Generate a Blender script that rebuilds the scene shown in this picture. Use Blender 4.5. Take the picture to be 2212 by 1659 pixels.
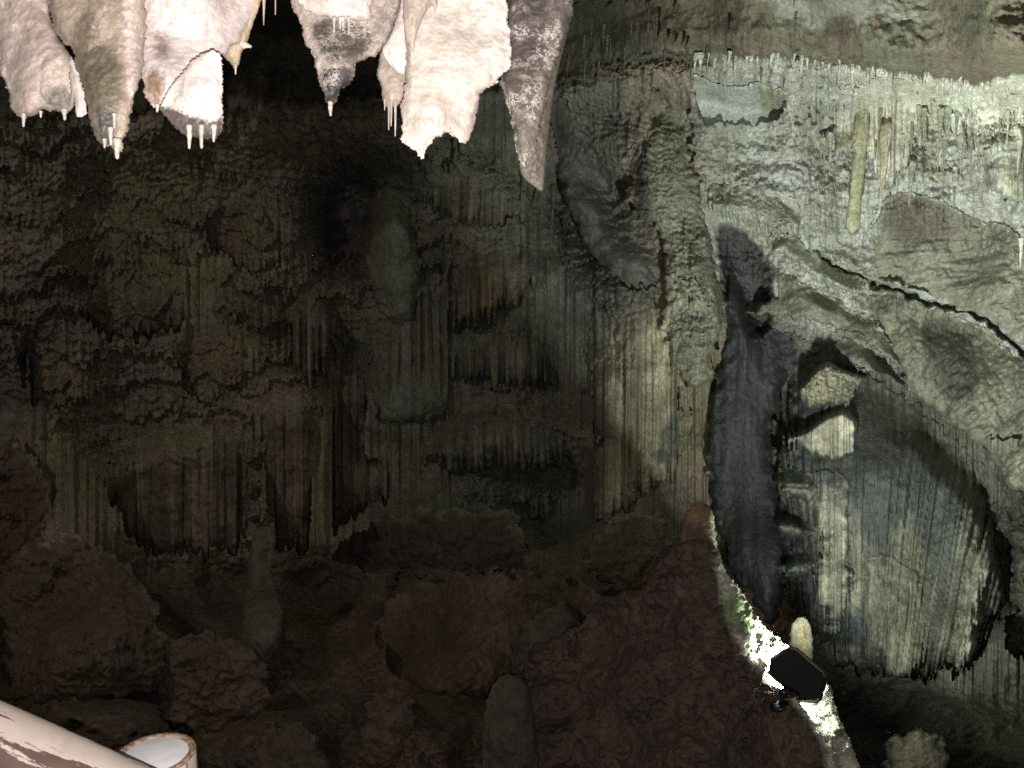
import bpy, bmesh, math, random
import numpy as np
from mathutils import Vector, Matrix

for o in list(bpy.data.objects):
    bpy.data.objects.remove(o, do_unlink=True)
SC = bpy.context.scene
COL = SC.collection

# ------------------------------------------------------------------ camera
HF = 60.0                     # horizontal field of view
PITCH = math.radians(-10.0)
CAM = np.array([0.0, 0.0, 5.0])
W0, H0 = 2212.0, 1659.0       # measuring grid used for the photograph
FPX = (W0 / 2) / math.tan(math.radians(HF / 2))
Fv = np.array([0.0, math.cos(PITCH), math.sin(PITCH)])
Uv = np.array([0.0, -math.sin(PITCH), math.cos(PITCH)])
Rv = np.array([1.0, 0.0, 0.0])

cam = bpy.data.objects.new('camera', bpy.data.cameras.new('camera'))
COL.objects.link(cam)
cam.location = CAM
cam.rotation_euler = (math.radians(90) + PITCH, 0, 0)
cam.data.sensor_width = 36.0
cam.data.lens = 18.0 / math.tan(math.radians(HF / 2))
cam.data.clip_start = 0.02
cam.data.clip_end = 200
SC.camera = cam
SC.cycles.max_bounces = 4; SC.cycles.diffuse_bounces = 3; SC.cycles.glossy_bounces = 2
SC.cycles.sample_clamp_indirect = 1.5; SC.cycles.use_denoising = False      # the photograph is a grainy phone picture

def P(u, v, d):
    """world point seen at photo position (u, v) at distance d along the view axis"""
    return CAM + d * (Fv + Rv * ((u - W0 / 2) / FPX) + Uv * ((H0 / 2 - v) / FPX))

# ------------------------------------------------------------------ world, exposure
w = bpy.data.worlds.new("World"); SC.world = w; w.use_nodes = True
bg = w.node_tree.nodes['Background']
bg.inputs[0].default_value = (1.0, 0.93, 0.84, 1); bg.inputs[1].default_value = 0.085
SC.view_settings.view_transform = 'Standard'
SC.view_settings.look = 'None'
SC.view_settings.exposure = 0.0
SC.view_settings.gamma = 1.0
SC.view_settings.use_curve_mapping = False

# ------------------------------------------------------------------ lights
# the phone's flash, a hand's width from the lens
fl = bpy.data.lights.new('phone_flash', 'AREA'); fl.shape = 'DISK'; fl.size = 0.008
fl.energy = 60.0; fl.color = (1.0, 0.945, 0.91)
flo = bpy.data.objects.new('phone_flash', fl); COL.objects.link(flo)
flo.location = CAM + Uv * -0.036 + Rv * 0.006
flo.rotation_euler = (math.radians(90) + PITCH, 0, 0)
# the floodlight on the ridge
LAMP = P(1744, 1432, 4.87)
AIM = P(2310, 270, 9.5)
lm = bpy.data.lights.new('floodlight_beam', 'AREA'); lm.shape = 'RECTANGLE'; lm.size = 0.16; lm.size_y = 0.12
lm.energy = 335.0; lm.color = (0.93, 1.0, 0.93); lm.spread = math.radians(118)
lmo = bpy.data.objects.new('floodlight_beam', lm); COL.objects.link(lmo)
lmo.location = LAMP
lmo.rotation_euler = Vector(AIM - LAMP).to_track_quat('-Z', 'Y').to_euler()

# fill light added out of view on the left, to shape the left wall
pl_ = bpy.data.lights.new('left_fill', 'AREA'); pl_.shape = 'DISK'; pl_.size = 0.25; pl_.energy = 42.0; pl_.color = (1.0, 0.93, 0.80); pl_.spread = math.radians(130)
plo = bpy.data.objects.new('left_fill', pl_); COL.objects.link(plo)
plo.location = (-4.0, 3.2, 6.9)
plo.rotation_euler = (Vector((-1.0, 10.5, 4.2)) - Vector((-4.0, 3.2, 6.9))).to_track_quat('-Z', 'Y').to_euler()

# ------------------------------------------------------------------ noise
_r = np.random.RandomState(7)
_perm = _r.permutation(512).astype(np.int32)
_perm = np.concatenate([_perm, _perm])
_ang = _r.rand(512) * 2 * math.pi
_gx = np.cos(_ang).astype(np.float32); _gy = np.sin(_ang).astype(np.float32)

def noise(x, y, seed=0):
    x = np.asarray(x, np.float32) + seed * 17.31; y = np.asarray(y, np.float32) + seed * 9.77
    xi = np.floor(x).astype(np.int32); yi = np.floor(y).astype(np.int32)
    xf = x - xi; yf = y - yi
    u = xf * xf * xf * (xf * (xf * 6 - 15) + 10); v = yf * yf * yf * (yf * (yf * 6 - 15) + 10)
    def g(ix, iy, fx, fy):
        h = _perm[(_perm[ix & 511] + iy) & 511]
        return _gx[h] * fx + _gy[h] * fy
    a = g(xi, yi, xf, yf); b = g(xi + 1, yi, xf - 1, yf)
    c = g(xi, yi + 1, xf, yf - 1); d = g(xi + 1, yi + 1, xf - 1, yf - 1)
    return ((a + u * (b - a)) * (1 - v) + (c + u * (d - c)) * v) * 1.5

def fbm(x, y, seed=0, oct=4, gain=0.5):
    s = 0; a = 1.0; f = 1.0
    for i in range(oct):
        s = s + a * noise(x * f, y * f, seed + i * 3.7); a *= gain; f *= 2.03
    return s

def billow(x, y, seed=0, oct=3):
    s = 0; a = 1.0; f = 1.0
    for i in range(oct):
        s = s + a * (np.abs(noise(x * f, y * f, seed + i * 5.1)) * 2 - 0.5); a *= 0.5; f *= 2.1
    return s

def sstep(a, b, x):
    t = np.clip((x - a) / (b - a), 0, 1); return t * t * (3 - 2 * t)

def chaikin(p, n=1):
    p = np.array(p, float)
    for _ in range(n):
        q = np.roll(p, -1, axis=0)
        p = np.stack([p * .75 + q * .25, p * .25 + q * .75], 1).reshape(-1, 2)
    return p

def sdf(poly, U, V):
    """signed distance in photo units, positive inside"""
    shp = U.shape; x = U.ravel(); y = V.ravel()
    best = np.full(x.shape, 1e18); ins = np.zeros(x.shape, bool)
    n = len(poly)
    for i in range(n):
        ax, ay = poly[i]; bx, by = poly[(i + 1) % n]
        dx, dy = bx - ax, by - ay; L = dx * dx + dy * dy + 1e-9
        t = np.clip(((x - ax) * dx + (y - ay) * dy) / L, 0, 1)
        best = np.minimum(best, (x - ax - t * dx) ** 2 + (y - ay - t * dy) ** 2)
        if ay != by:
            ins ^= ((ay > y) != (by > y)) & (x < (bx - ax) * (y - ay) / (by - ay) + ax)
    return (np.sqrt(best) * np.where(ins, 1, -1)).reshape(shp)

def depthfield(pts, U, V, p=2.6):
    """smooth interpolation of depths measured at a few places"""
    num = 0; den = 0
    for (a, b, d) in pts:
        wgt = 1.0 / (((U - a) ** 2 + (V - b) ** 2 + 900.0) ** (p / 2)); num = num + wgt * d; den = den + wgt
    return num / den

def worldxz(U, V, D):
    return (D * (U - W0 / 2) / FPX).astype(np.float32), (D * (H0 / 2 - V) / FPX).astype(np.float32)

# ------------------------------------------------------------------ rock relief (metres towards the viewer) and rock colours
def flutes(x, z, wd, seed=0):
    xw = x + 0.2 * wd * noise(x / (wd * 3), z / (wd * 14), seed + 1)
    a = np.abs(noise(xw / wd, z / (wd * 45), seed)) * 2.0
    b = np.abs(noise(xw / (wd * .42), z / (wd * 22), seed + 4)) * 2.0
    c = noise(xw / (wd * 3.4), z / (wd * 40), seed + 9)
    d = np.abs(noise(xw / (wd * 2.1), z / (wd * 30), seed + 13)) * 2.0
    m = sstep(-.45, .35, noise(x / (wd * 5), z / (wd * 9), seed + 17))
    st = np.clip(noise(x / (wd * 2.5), z / (wd * 5), seed + 19), -.3, .5)
    return np.clip(a, 0, 1) * (.2 + .5 * m) + np.clip(b, 0, 1) * .2 + np.clip(d, 0, 1) * .5 + c * .5 + st * .35

def _rnd(c, k):
    v = np.sin(c * 127.1 + k * 311.7) * 43758.5453
    return v - np.floor(v)

def pipes(x, z, wd, seed=0):
    xw = x + .55 * wd * noise(x / (wd * 2.3), x * 0 + 3, seed) + .25 * wd * noise(x / (wd * 4), z / (wd * 16), seed + 1)
    q = xw / wd; c = np.floor(q); t = (q - c - .5) * 2
    return c, t

def organ(x, z, wd, seed=0):
    c, t = pipes(x, z, wd, seed)
    r = .25 + .75 * _rnd(c, seed + 1)
    zb = z / (wd * (14 + 16 * _rnd(c, seed + 2))) + _rnd(c, seed + 3) * 7
    cut = .72 + .28 * np.clip(noise(zb, c * 3.3, seed + 4) * 3, -1, 1)
    p = np.sqrt(np.clip(1 - t * t * .96, 0, 1)) * r * cut
    c2, t2 = pipes(x, z, wd * .41, seed + 7)
    p2 = np.sqrt(np.clip(1 - t2 * t2 * .96, 0, 1)) * (.3 + .7 * _rnd(c2, seed + 5))
    return p * .8 + p2 * .28

def tiers(x, z, H, wd, seed=0, spike=.3):
    wv = fbm(x * .45 / H, z * .33 / H, seed, 3) * .85
    sp = np.abs(noise(x / wd, z / (H * 2.2), seed + 2)) * spike
    s = z / H + wv + sp
    k = s - np.floor(s)
    p = (1 - k) ** 0.8
    return p, k

def detail(kind, x, z, prm, seed):
    a = prm.get('a', .1)
    if kind == 'smooth':
        return a * (.7 * fbm(x * 1.3, z * 1.3, seed, 3) + .14 * fbm(x * 8, z * 5, seed + 3, 4))
    if kind == 'flute':
        wd = prm.get('w', .08)
        f = flutes(x, z, wd, seed)
        return a * (f + .5 * fbm(x * 1.1, z * .9, seed + 5, 3) + .12 * fbm(x * 22, z * 14, seed + 8, 3))
    if kind == 'pipes':
        wd = prm.get('w', .1)
        return a * (1.7 * organ(x, z, wd, seed) + .45 * fbm(x * 1.2, z * .9, seed + 5, 3) + .35 * np.clip(fbm(x * 3, z * 3.5, seed + 6, 3), -.4, .6) + .07 * fbm(x * 24, z * 12, seed + 8, 3))
    if kind == 'tier':
        H = prm.get('H', .5); wd = prm.get('w', .06)
        p, k = tiers(x, z, H, wd, seed, prm.get('sp', .3))
        p2, k2 = tiers(x, z, H * .31, wd * .7, seed + 11, .45)
        msk = sstep(-.35, .35, fbm(x * .7, z * .7, seed + 20, 2))
        f = flutes(x, z, wd, seed + 3)
        return a * ((p * .95 + f * (1 - k) * .45) * (.35 + .65 * msk) + p2 * .34 + .55 * fbm(x * .8, z * .8, seed + 7, 3) + .12 * fbm(x * 18, z * 18, seed + 9, 3))
    if kind == 'knob':
        s = prm.get('s', 6.0)
        return a * (.25 * billow(x * s * .8, z * s * .8, seed, 2) + .5 * fbm(x * s * 1.7, z * s * 1.7, seed + 2, 5, .6) + .8 * fbm(x * s * .22, z * s * .22, seed + 4, 3) + .12 * billow(x * s * 6, z * s * 6, seed + 6, 2))
    if kind == 'strata':
        an = prm.get('ang', .5); xx = x * math.cos(an) - z * math.sin(an); zz = x * math.sin(an) + z * math.cos(an)
        return a * (.8 * fbm(xx * .9, zz * 3.2, seed, 4) + .45 * np.abs(fbm(xx * 1.2, zz * 7, seed + 5, 4)) + .25 * billow(x * 7, z * 7, seed + 8, 3))
    return 0 * x

def colour(c1, c2, x, z, seed, fx=1.6, fz=.8, bias=0.0, streak=.4):
    t = .5 + bias + .55 * fbm(x * fx, z * fz, seed + 30, 4) + streak * noise(x * 9, z * .9, seed + 41)
    t = np.clip(t, 0, 1)[..., None]
    return np.array(c1) * (1 - t) + np.array(c2) * t

# ------------------------------------------------------------------ materials
MATS = {}
def rock_mat(name, scale, bump, rough, pit=0.0, wet=0.35, crust=0.0, con=1.0):
    if name in MATS: return MATS[name]
    m = bpy.data.materials.new(name); m.use_nodes = True; nt = m.node_tree; N = nt.nodes; L = nt.links
    b = N['Principled BSDF']
    at = N.new('ShaderNodeAttribute'); at.attribute_name = 'Col'
    tc = N.new('ShaderNodeTexCoord')
    n1 = N.new('ShaderNodeTexNoise'); n1.inputs['Scale'].default_value = scale; n1.inputs['Detail'].default_value = 5; n1.inputs['Roughness'].default_value = .68
    n2 = N.new('ShaderNodeTexNoise'); n2.inputs['Scale'].default_value = scale * .17; n2.inputs['Detail'].default_value = 5
    L.new(tc.outputs['Object'], n1.inputs['Vector']); L.new(tc.outputs['Object'], n2.inputs['Vector'])
    mr = N.new('ShaderNodeMapRange'); mr.inputs[1].default_value = .3; mr.inputs[2].default_value = .7; mr.inputs[3].default_value = 1 - .42 * con; mr.inputs[4].default_value = 1 + .33 * con
    L.new(n1.outputs[0], mr.inputs[0])
    mr2 = N.new('ShaderNodeMapRange'); mr2.inputs[1].default_value = .3; mr2.inputs[2].default_value = .7; mr2.inputs[3].default_value = .78; mr2.inputs[4].default_value = 1.18
    L.new(n2.outputs[0], mr2.inputs[0])
    mu = N.new('ShaderNodeMath'); mu.operation = 'MULTIPLY'; L.new(mr.outputs[0], mu.inputs[0]); L.new(mr2.outputs[0], mu.inputs[1])
    sc = N.new('ShaderNodeVectorMath'); sc.operation = 'SCALE'
    L.new(at.outputs['Color'], sc.inputs[0]); L.new(mu.outputs[0], sc.inputs['Scale'])
    L.new(sc.outputs[0], b.inputs['Base Color'])
    if crust:
        ve = N.new('ShaderNodeTexVoronoi'); ve.feature = 'DISTANCE_TO_EDGE'; ve.inputs['Scale'].default_value = 48
        wv = N.new('ShaderNodeMixRGB'); wv.inputs[0].default_value = .06; L.new(tc.outputs['Object'], wv.inputs[1]); L.new(n1.outputs['Color'], wv.inputs[2]); L.new(wv.outputs[0], ve.inputs['Vector'])
        r1 = N.new('ShaderNodeMapRange'); r1.inputs[1].default_value = .03; r1.inputs[2].default_value = .10; r1.inputs[3].default_value = 1; r1.inputs[4].default_value = 0; L.new(ve.outputs['Distance'], r1.inputs[0])
        r2 = N.new('ShaderNodeMapRange'); r2.inputs[1].default_value = .46; r2.inputs[2].default_value = .56; L.new(n2.outputs[0], r2.inputs[0])
        mm = N.new('ShaderNodeMath'); mm.operation = 'MULTIPLY'; L.new(r1.outputs[0], mm.inputs[0]); L.new(r2.outputs[0], mm.inputs[1])
        m3 = N.new('ShaderNodeMath'); m3.operation = 'MULTIPLY'; m3.inputs[1].default_value = crust; L.new(mm.outputs[0], m3.inputs[0])
        mx = N.new('ShaderNodeMixRGB'); mx.inputs[2].default_value = (.75, .66, .6, 1); L.new(m3.outputs[0], mx.inputs[0]); L.new(sc.outputs[0], mx.inputs[1]); L.new(mx.outputs[0], b.inputs['Base Color'])
    vo = N.new('ShaderNodeTexVoronoi'); vo.inputs['Scale'].default_value = scale * 1.4; vo.feature = 'SMOOTH_F1'
    nw = N.new('ShaderNodeMixRGB'); nw.inputs[0].default_value = .08; L.new(tc.outputs['Object'], nw.inputs[1]); L.new(n1.outputs['Color'], nw.inputs[2])
    L.new(nw.outputs[0], vo.inputs['Vector'])
    ad = N.new('ShaderNodeMath'); ad.operation = 'MULTIPLY_ADD'; ad.inputs[1].default_value = pit; L.new(vo.outputs['Distance'], ad.inputs[0]); L.new(n1.outputs[0], ad.inputs[2])
    bp = N.new('ShaderNodeBump'); bp.inputs['Strength'].default_value = 1.0; bp.inputs['Distance'].default_value = bump
    L.new(ad.outputs[0], bp.inputs['Height']); L.new(bp.outputs[0], b.inputs['Normal'])
    rr = N.new('ShaderNodeMapRange'); rr.inputs[3].default_value = rough - .15; rr.inputs[4].default_value = rough + .2
    L.new(n2.outputs[0], rr.inputs[0]); L.new(rr.outputs[0], b.inputs['Roughness'])
    b.inputs['Specular IOR Level'].default_value = wet
    MATS[name] = m; return m

def plain_mat(name, col, rough, metal=0, spec=.5):
    m = bpy.data.materials.new(name); m.use_nodes = True; nt = m.node_tree; b = nt.nodes['Principled BSDF']
    n = nt.nodes.new('ShaderNodeTexNoise'); n.inputs['Scale'].default_value = 60
    r = nt.nodes.new('ShaderNodeMapRange'); r.inputs[3].default_value = rough * .7; r.inputs[4].default_value = rough * 1.4
    nt.links.new(n.outputs[0], r.inputs[0]); nt.links.new(r.outputs[0], b.inputs['Roughness'])
    b.inputs['Base Color'].default_value = (*col, 1); b.inputs['Metallic'].default_value = metal; b.inputs['Specular IOR Level'].default_value = spec
    return m

M_WALL = rock_mat('wall_rock', 22, .018, .72, .25, .3)
M_NEAR = rock_mat('near_calcite', 62, .0016, .42, .5, .5, 0, .6)
M_CRUST = rock_mat('crusted_calcite', 70, .0022, .38, .5, .5, .8, .7)
M_GROUND = rock_mat('ground_rock', 14, .03, .8, .3, .2)

# ------------------------------------------------------------------ object helpers
def tag(o, label=None, cat=None, group=None, kind=None):
    if label: o['label'] = label
    if cat: o['category'] = cat
    if group: o['group'] = group
    if kind: o['kind'] = kind
    return o

def mesh_obj(name, verts, quads, cols, mat, parent=None, tris=None, smooth=True):
    me = bpy.data.meshes.new(name)
    verts = np.asarray(verts, np.float64)
    org = verts.mean(axis=0) if parent is None else np.array(parent.location)
    me.vertices.add(len(verts)); me.vertices.foreach_set('co', (verts - org).astype(np.float32).ravel())
    q = np.asarray(quads, np.int32).reshape(-1, 4)
    t = np.asarray(tris, np.int32).reshape(-1, 3) if tris is not None and len(tris) else np.zeros((0, 3), np.int32)
    nl = q.size + t.size
    me.loops.add(nl); me.loops.foreach_set('vertex_index', np.concatenate([q.ravel(), t.ravel()]))
    me.polygons.add(len(q) + len(t))
    st = np.concatenate([np.arange(len(q)) * 4, q.size + np.arange(len(t)) * 3]).astype(np.int32)
    me.polygons.foreach_set('loop_start', st)
    me.polygons.foreach_set('use_smooth', np.full(len(q) + len(t), smooth))
    me.update(calc_edges=True); me.validate()
    if cols is not None:
        a = me.color_attributes.new('Col', 'FLOAT_COLOR', 'POINT')
        c4 = np.ones((len(verts), 4), np.float32); c4[:, :3] = cols
        a.data.foreach_set('color', c4.ravel())
    me.materials.append(mat)
    o = bpy.data.objects.new(name, me); COL.objects.link(o)
    if parent is None: o.location = org
    else: o.parent = parent
    return o

def points(U, V, D):
    return CAM[None] + D.ravel()[:, None] * (Fv[None] + Rv[None] * ((U.ravel() - W0 / 2) / FPX)[:, None] + Uv[None] * ((H0 / 2 - V.ravel()) / FPX)[:, None])

def grid_quads(mask):
    ny, nx = mask.shape
    c = mask[:-1, :-1] & mask[1:, :-1] & mask[:-1, 1:] & mask[1:, 1:]
    j, i = np.nonzero(c); a = j * nx + i
    return np.stack([a, a + nx, a + nx + 1, a + 1], 1)

def compact(verts, quads, cols):
    used = np.unique(quads); mp = np.full(len(verts), -1, np.int64); mp[used] = np.arange(len(used))
    return verts[used], mp[quads], cols[used], mp

def boundary(quads):
    e = np.concatenate([quads[:, [0, 1]], quads[:, [1, 2]], quads[:, [2, 3]], quads[:, [3, 0]]])
    n = quads.max() + 1
    key = e[:, 0].astype(np.int64) * n + e[:, 1]; rev = e[:, 1].astype(np.int64) * n + e[:, 0]
    return e[~np.isin(key, rev)]

def snap(poly, U, V, step, fringe=None, rag=0):
    S = sdf(poly, U, V)
    if fringe: S = S + fringe(U, V)
    if rag: S = S + rag * fbm(U / 42, V / 42, 77, 3)
    gy, gx = np.gradient(S, step)
    keep = S > -.95 * step
    g = gx * gx + gy * gy + 1e-6
    out = (S < 0) & keep
    mv = np.where(out, -S / np.maximum(g, .35), 0)
    mv = np.clip(mv, 0, step * 1.2)
    return S, keep, U + gx * mv, V + gy * mv

NS = .84
BASE = {}
def col_at(U, V):
    A = BASE['CC']; i = np.clip(((U - BASE['u0']) / BASE['s']).round().astype(int), 0, A.shape[1] - 1); j = np.clip(((V - BASE['v0']) / BASE['s']).round().astype(int), 0, A.shape[0] - 1)
    return A[j, i]
def base_at(U, V):
    A = BASE['D']; fx = np.clip((U - BASE['u0']) / BASE['s'], 0, A.shape[1] - 2); fy = np.clip((V - BASE['v0']) / BASE['s'], 0, A.shape[0] - 2)
    i = fx.astype(int); j = fy.astype(int); a = fx - i; b = fy - j
    return (A[j, i] * (1 - a) + A[j, i + 1] * a) * (1 - b) + (A[j + 1, i] * (1 - a) + A[j + 1, i + 1] * a) * b

def spikes(amp, wd, seed=0):
    """hanging fringe: teeth along a lower edge"""
    return lambda U, V: -amp * (.35 + .9 * np.clip(.5 + noise(U / (wd * 7), V * 0 + 8, seed + 6), 0, 1)) * np.clip(
        1.0 - 1.5 * np.abs(noise(U / wd, V * 0 + seed * 3.1, seed)) - .55 * np.abs(noise(U / (wd * .37), V * 0 + 2, seed + 1)) - .5 * noise(U / (wd * 3.3), V * 0 + 5, seed + 2), 0, 1)
def crumble(amp, wd, seed=0):
    return lambda U, V: amp * fbm(U / wd, V / wd, seed, 3)
def both(f, g): return lambda U, V: f(U, V) + g(U, V)

def slab(name, poly, dep, kind, prm, c1, c2, R=25, T=.35, back=1.2, fringe=None, seed=1, step=2.5, mat=None, label=None, cat=None,
         group=None, bias=0., stains=(), smooth=1, parent=None, cfx=1.6, streak=.4, extra=None, kindtag=None, rag=9., dd=0., tb=120., carve=True, hem=0, cb=26.):
    """a rock formation that grows out of the wall: rounded edges that turn back into the rock behind"""
    poly = chaikin(poly, smooth)
    u0, v0 = poly.min(0) - 3 * step; u1, v1 = poly.max(0) + 3 * step
    U, V = np.meshgrid(np.arange(u0, u1, step), np.arange(v0, v1, step))
    S, keep, U, V = snap(poly, U, V, step, fringe, rag)
    D = depthfield(dep, U, V) if isinstance(dep, (list, tuple)) else np.full(U.shape, float(dep))
    D = D + dd
    x, z = worldxz(U, V, D * 0 + D.mean())
    if hem:
        xx = x if 'conv' not in prm else ((U - prm['conv'][0]) / np.clip(1 - prm['conv'][2] * (V - prm['conv'][1]), .3, 3) * D.mean() / FPX).astype(np.float32)
        cc_, tt_ = pipes(xx, z * 0, prm.get('w', .1), seed)
        S = S - hem * (.75 * _rnd(cc_, seed + 9) + .45 * tt_ * tt_) * sstep(poly[:, 1].min(), poly[:, 1].mean(), V)
        keep = S > -.5 * step
    if 'conv' in prm: x = ((U - prm['conv'][0]) / np.clip(1 - prm['conv'][2] * (V - prm['conv'][1]), .3, 3) * D.mean() / FPX).astype(np.float32)
    t = np.clip(S / R, 0, 1)
    curl = T * (1 - np.sqrt(np.clip(1 - (1 - t) ** 2, 0, 1)))
    D = D + curl - detail(kind, x, z, prm, seed) * (.25 + .75 * t)
    if tb:
        ins_ = S > 0
        anyc = ins_.any(0); top = np.where(anyc, V[np.argmax(ins_, 0), np.arange(V.shape[1])], np.nan)
        ii = np.arange(len(top)); top = np.interp(ii, ii[anyc], top[anyc])
        kk = 9; top = np.convolve(np.pad(top, kk, mode='edge'), np.ones(2 * kk + 1) / (2 * kk + 1), 'valid')
        hgt = poly[:, 1].max() - poly[:, 1].min()
        rb = min(tb, .5 * hgt) * (1 + .3 * noise(U / 70, V * 0 + 3, seed))
        kb = sstep(0, 1, (V - top[None, :]) / rb)
        D = base_at(U, V) * (1 - kb) - .03 * (1 - kb) + D * kb
    if extra is not None: D = D + extra(U, V)
    C = colour(c1, c2, x, z, seed, cfx, .8, bias, streak)
    if kind == 'pipes':
        pc_, pt_ = pipes(x, z, prm.get('w', .1), seed); C = C * (.62 + .66 * _rnd(pc_, seed + 21))[..., None]
    for (sp, sc, soft) in stains:
        s = sdf(chaikin(sp, 1), U, V) + 6 * fbm(U / 14, V / 22, seed + 3, 3)
        k = sstep(-soft, soft, s)[..., None]; C = C * (1 - k) + np.array(sc) * (.8 + .4 * (.5 + .5 * fbm(U / 9, V / 25, seed + 6, 3)))[..., None] * k
    if carve and cb:
        wc = sstep(-6, cb, S + 10 * fbm(U / 20, V / 20, seed + 8, 3))
        if tb and cb > 12: wc = wc * (.15 + .85 * sstep(0, 1.1, (V - top[None, :]) / rb + .25 * fbm(U / 16, V / 30, seed + 9, 3)))
        C = col_at(U, V) * (1 - wc[..., None]) + C * wc[..., None]
    if carve:
        A = BASE['D']; st_ = BASE['s']
        i0 = max(int((u0 - BASE['u0']) / st_), 0); i1 = min(int((u1 - BASE['u0']) / st_), A.shape[1] - 1)
        j0 = max(int((v0 - BASE['v0']) / st_), 0); j1 = min(int((v1 - BASE['v0']) / st_), A.shape[0] - 1)
        gu, gv = np.meshgrid(BASE['u0'] + np.arange(i0, i1) * st_, BASE['v0'] + np.arange(j0, j1) * st_)
        a_ = np.clip(((gu - u0) / step).round().astype(int), 0, U.shape[1] - 1); b_ = np.clip(((gv - v0) / step).round().astype(int), 0, U.shape[0] - 1)
        sub = A[j0:j1, i0:i1]; sv = S[b_, a_]; dv = D[b_, a_]
        BASE['W'][j0:j1, i0:i1] = np.maximum(BASE['W'][j0:j1, i0:i1], np.where(sv > 8, dv + .6 * sstep(6, 30, sv), -1))
        A[j0:j1, i0:i1] = np.where(sv > 0, np.minimum(sub, dv), sub)
        BASE['CC'][j0:j1, i0:i1] = np.where((sv > 0)[..., None], C[b_, a_], BASE['CC'][j0:j1, i0:i1])
    Q = grid_quads(keep)
    Vt = points(U, V, D); Cc = C.reshape(-1, 3)
    Vt, Q, Cc, _ = compact(Vt, Q, Cc)
    be = boundary(Q)
    if back:
        ring = np.unique(be); mp = {a: len(Vt) + i for i, a in enumerate(ring)}
        bv = Vt[ring]; dirn = bv - CAM; dirn /= np.linalg.norm(dirn, axis=1)[:, None]
        mpa = np.full(len(Vt), -1, np.int64); mpa[ring] = np.arange(len(ring)) + len(Vt)
        Vt = np.concatenate([Vt, bv + dirn * back]); Cc = np.concatenate([Cc, Cc[ring]])
        Q = np.concatenate([Q, np.stack([be[:, 1], be[:, 0], mpa[be[:, 0]], mpa[be[:, 1]]], 1)])
    o = mesh_obj(name, Vt, Q, Cc, mat or M_WALL, parent)
    if label or kindtag: tag(o, label, cat, group, kindtag)
    return o

def poisson(mask, step, its):
    def solve(m, s, n, h):
        for _ in range(n):
            h = .25 * (np.roll(h, 1, 0) + np.roll(h, -1, 0) + np.roll(h, 1, 1) + np.roll(h, -1, 1) + 2 * s * s); h *= m
        return h
    h = None; lv = [8, 4, 2, 1]
    ny, nx = mask.shape
    for k in lv:
        m = mask[::k, ::k].astype(np.float32)
        if h is None: h = np.zeros(m.shape, np.float32)
        else:
            yi = np.minimum(np.arange(m.shape[0]) // 2, h.shape[0] - 1); xi = np.minimum(np.arange(m.shape[1]) // 2, h.shape[1] - 1)
            h = h[yi][:, xi]
        h = solve(m, step * k, its, h)
    return h

def solid(name, poly, dep, c1, c2, seed=1, step=2.0, kz=1.0, cap=90, fringe=None, rough=.0018, mat=None, label=None, cat=None, group=None,
          stains=(), smooth=1, parent=None, bias=0., knob=0., ks=9., kind=None, prm=None, streak=.3, cfx=4.5, kindtag=None):
    """a free-hanging or free-standing body, closed front and back, round in section"""
    poly = chaikin(poly, smooth)
    u0, v0 = poly.min(0) - 3 * step; u1, v1 = poly.max(0) + 3 * step
    U, V = np.meshgrid(np.arange(u0, u1, step), np.arange(v0, v1, step))
    S, keep, U, V = snap(poly, U, V, step, fringe)
    D0 = depthfield(dep, U, V) if isinstance(dep, (list, tuple)) else np.full(U.shape, float(dep))
    if D0.mean() < 2.5: D0 = D0 * NS
    h = poisson(S > 0, step, 90)
    zz = np.sqrt(np.maximum(h, 0)) * kz
    zz = cap * np.tanh(zz / cap)
    x, z = worldxz(U, V, D0)
    dn = rough * fbm(x * 60, z * 60, seed, 4) + knob * (billow(x * ks, z * ks, seed + 2, 4) * .3 + 2.6 * fbm(x * ks * .33, z * ks * .2, seed + 5, 3))
    if kind: dn = dn + detail(kind, x, z, prm, seed)
    edge = np.clip(S / 12, 0, 1)
    Df = D0 - zz * D0 / FPX - dn * edge
    Db = D0 + zz * D0 / FPX
    C = colour(c1, c2, x, z, seed, cfx, cfx * .5, bias, streak)
    for (sp, sc, soft) in stains:
        s = sdf(chaikin(sp, 1), U, V) + 5 * fbm(U / 9, V / 9, seed + 3, 3)
        k = sstep(-soft, soft, s)[..., None]; C = C * (1 - k) + np.array(sc) * (.75 + .5 * (.5 + .5 * fbm(U / 7, V / 7, seed + 6, 3)))[..., None] * k
    Q = grid_quads(keep); n = U.size
    Vf = points(U, V, Df); Vb = points(U, V, Db); C = C.reshape(-1, 3)
    Vt, Qf, Cc, mp = compact(Vf, Q, C)
    be = boundary(Qf); nb = len(Vt)
    used = np.unique(Q)
    Vbk = Vb[used]
    V2 = np.concatenate([Vt, Vbk]); C2 = np.concatenate([Cc, Cc])
    Qb = Qf[:, ::-1] + nb
    Qs = np.stack([be[:, 1], be[:, 0], be[:, 0] + nb, be[:, 1] + nb], 1)
    o = mesh_obj(name, V2, np.concatenate([Qf, Qb, Qs]), C2, mat or M_NEAR, parent)
    if label or kindtag: tag(o, label, cat, group, kindtag)
    return o

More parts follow.
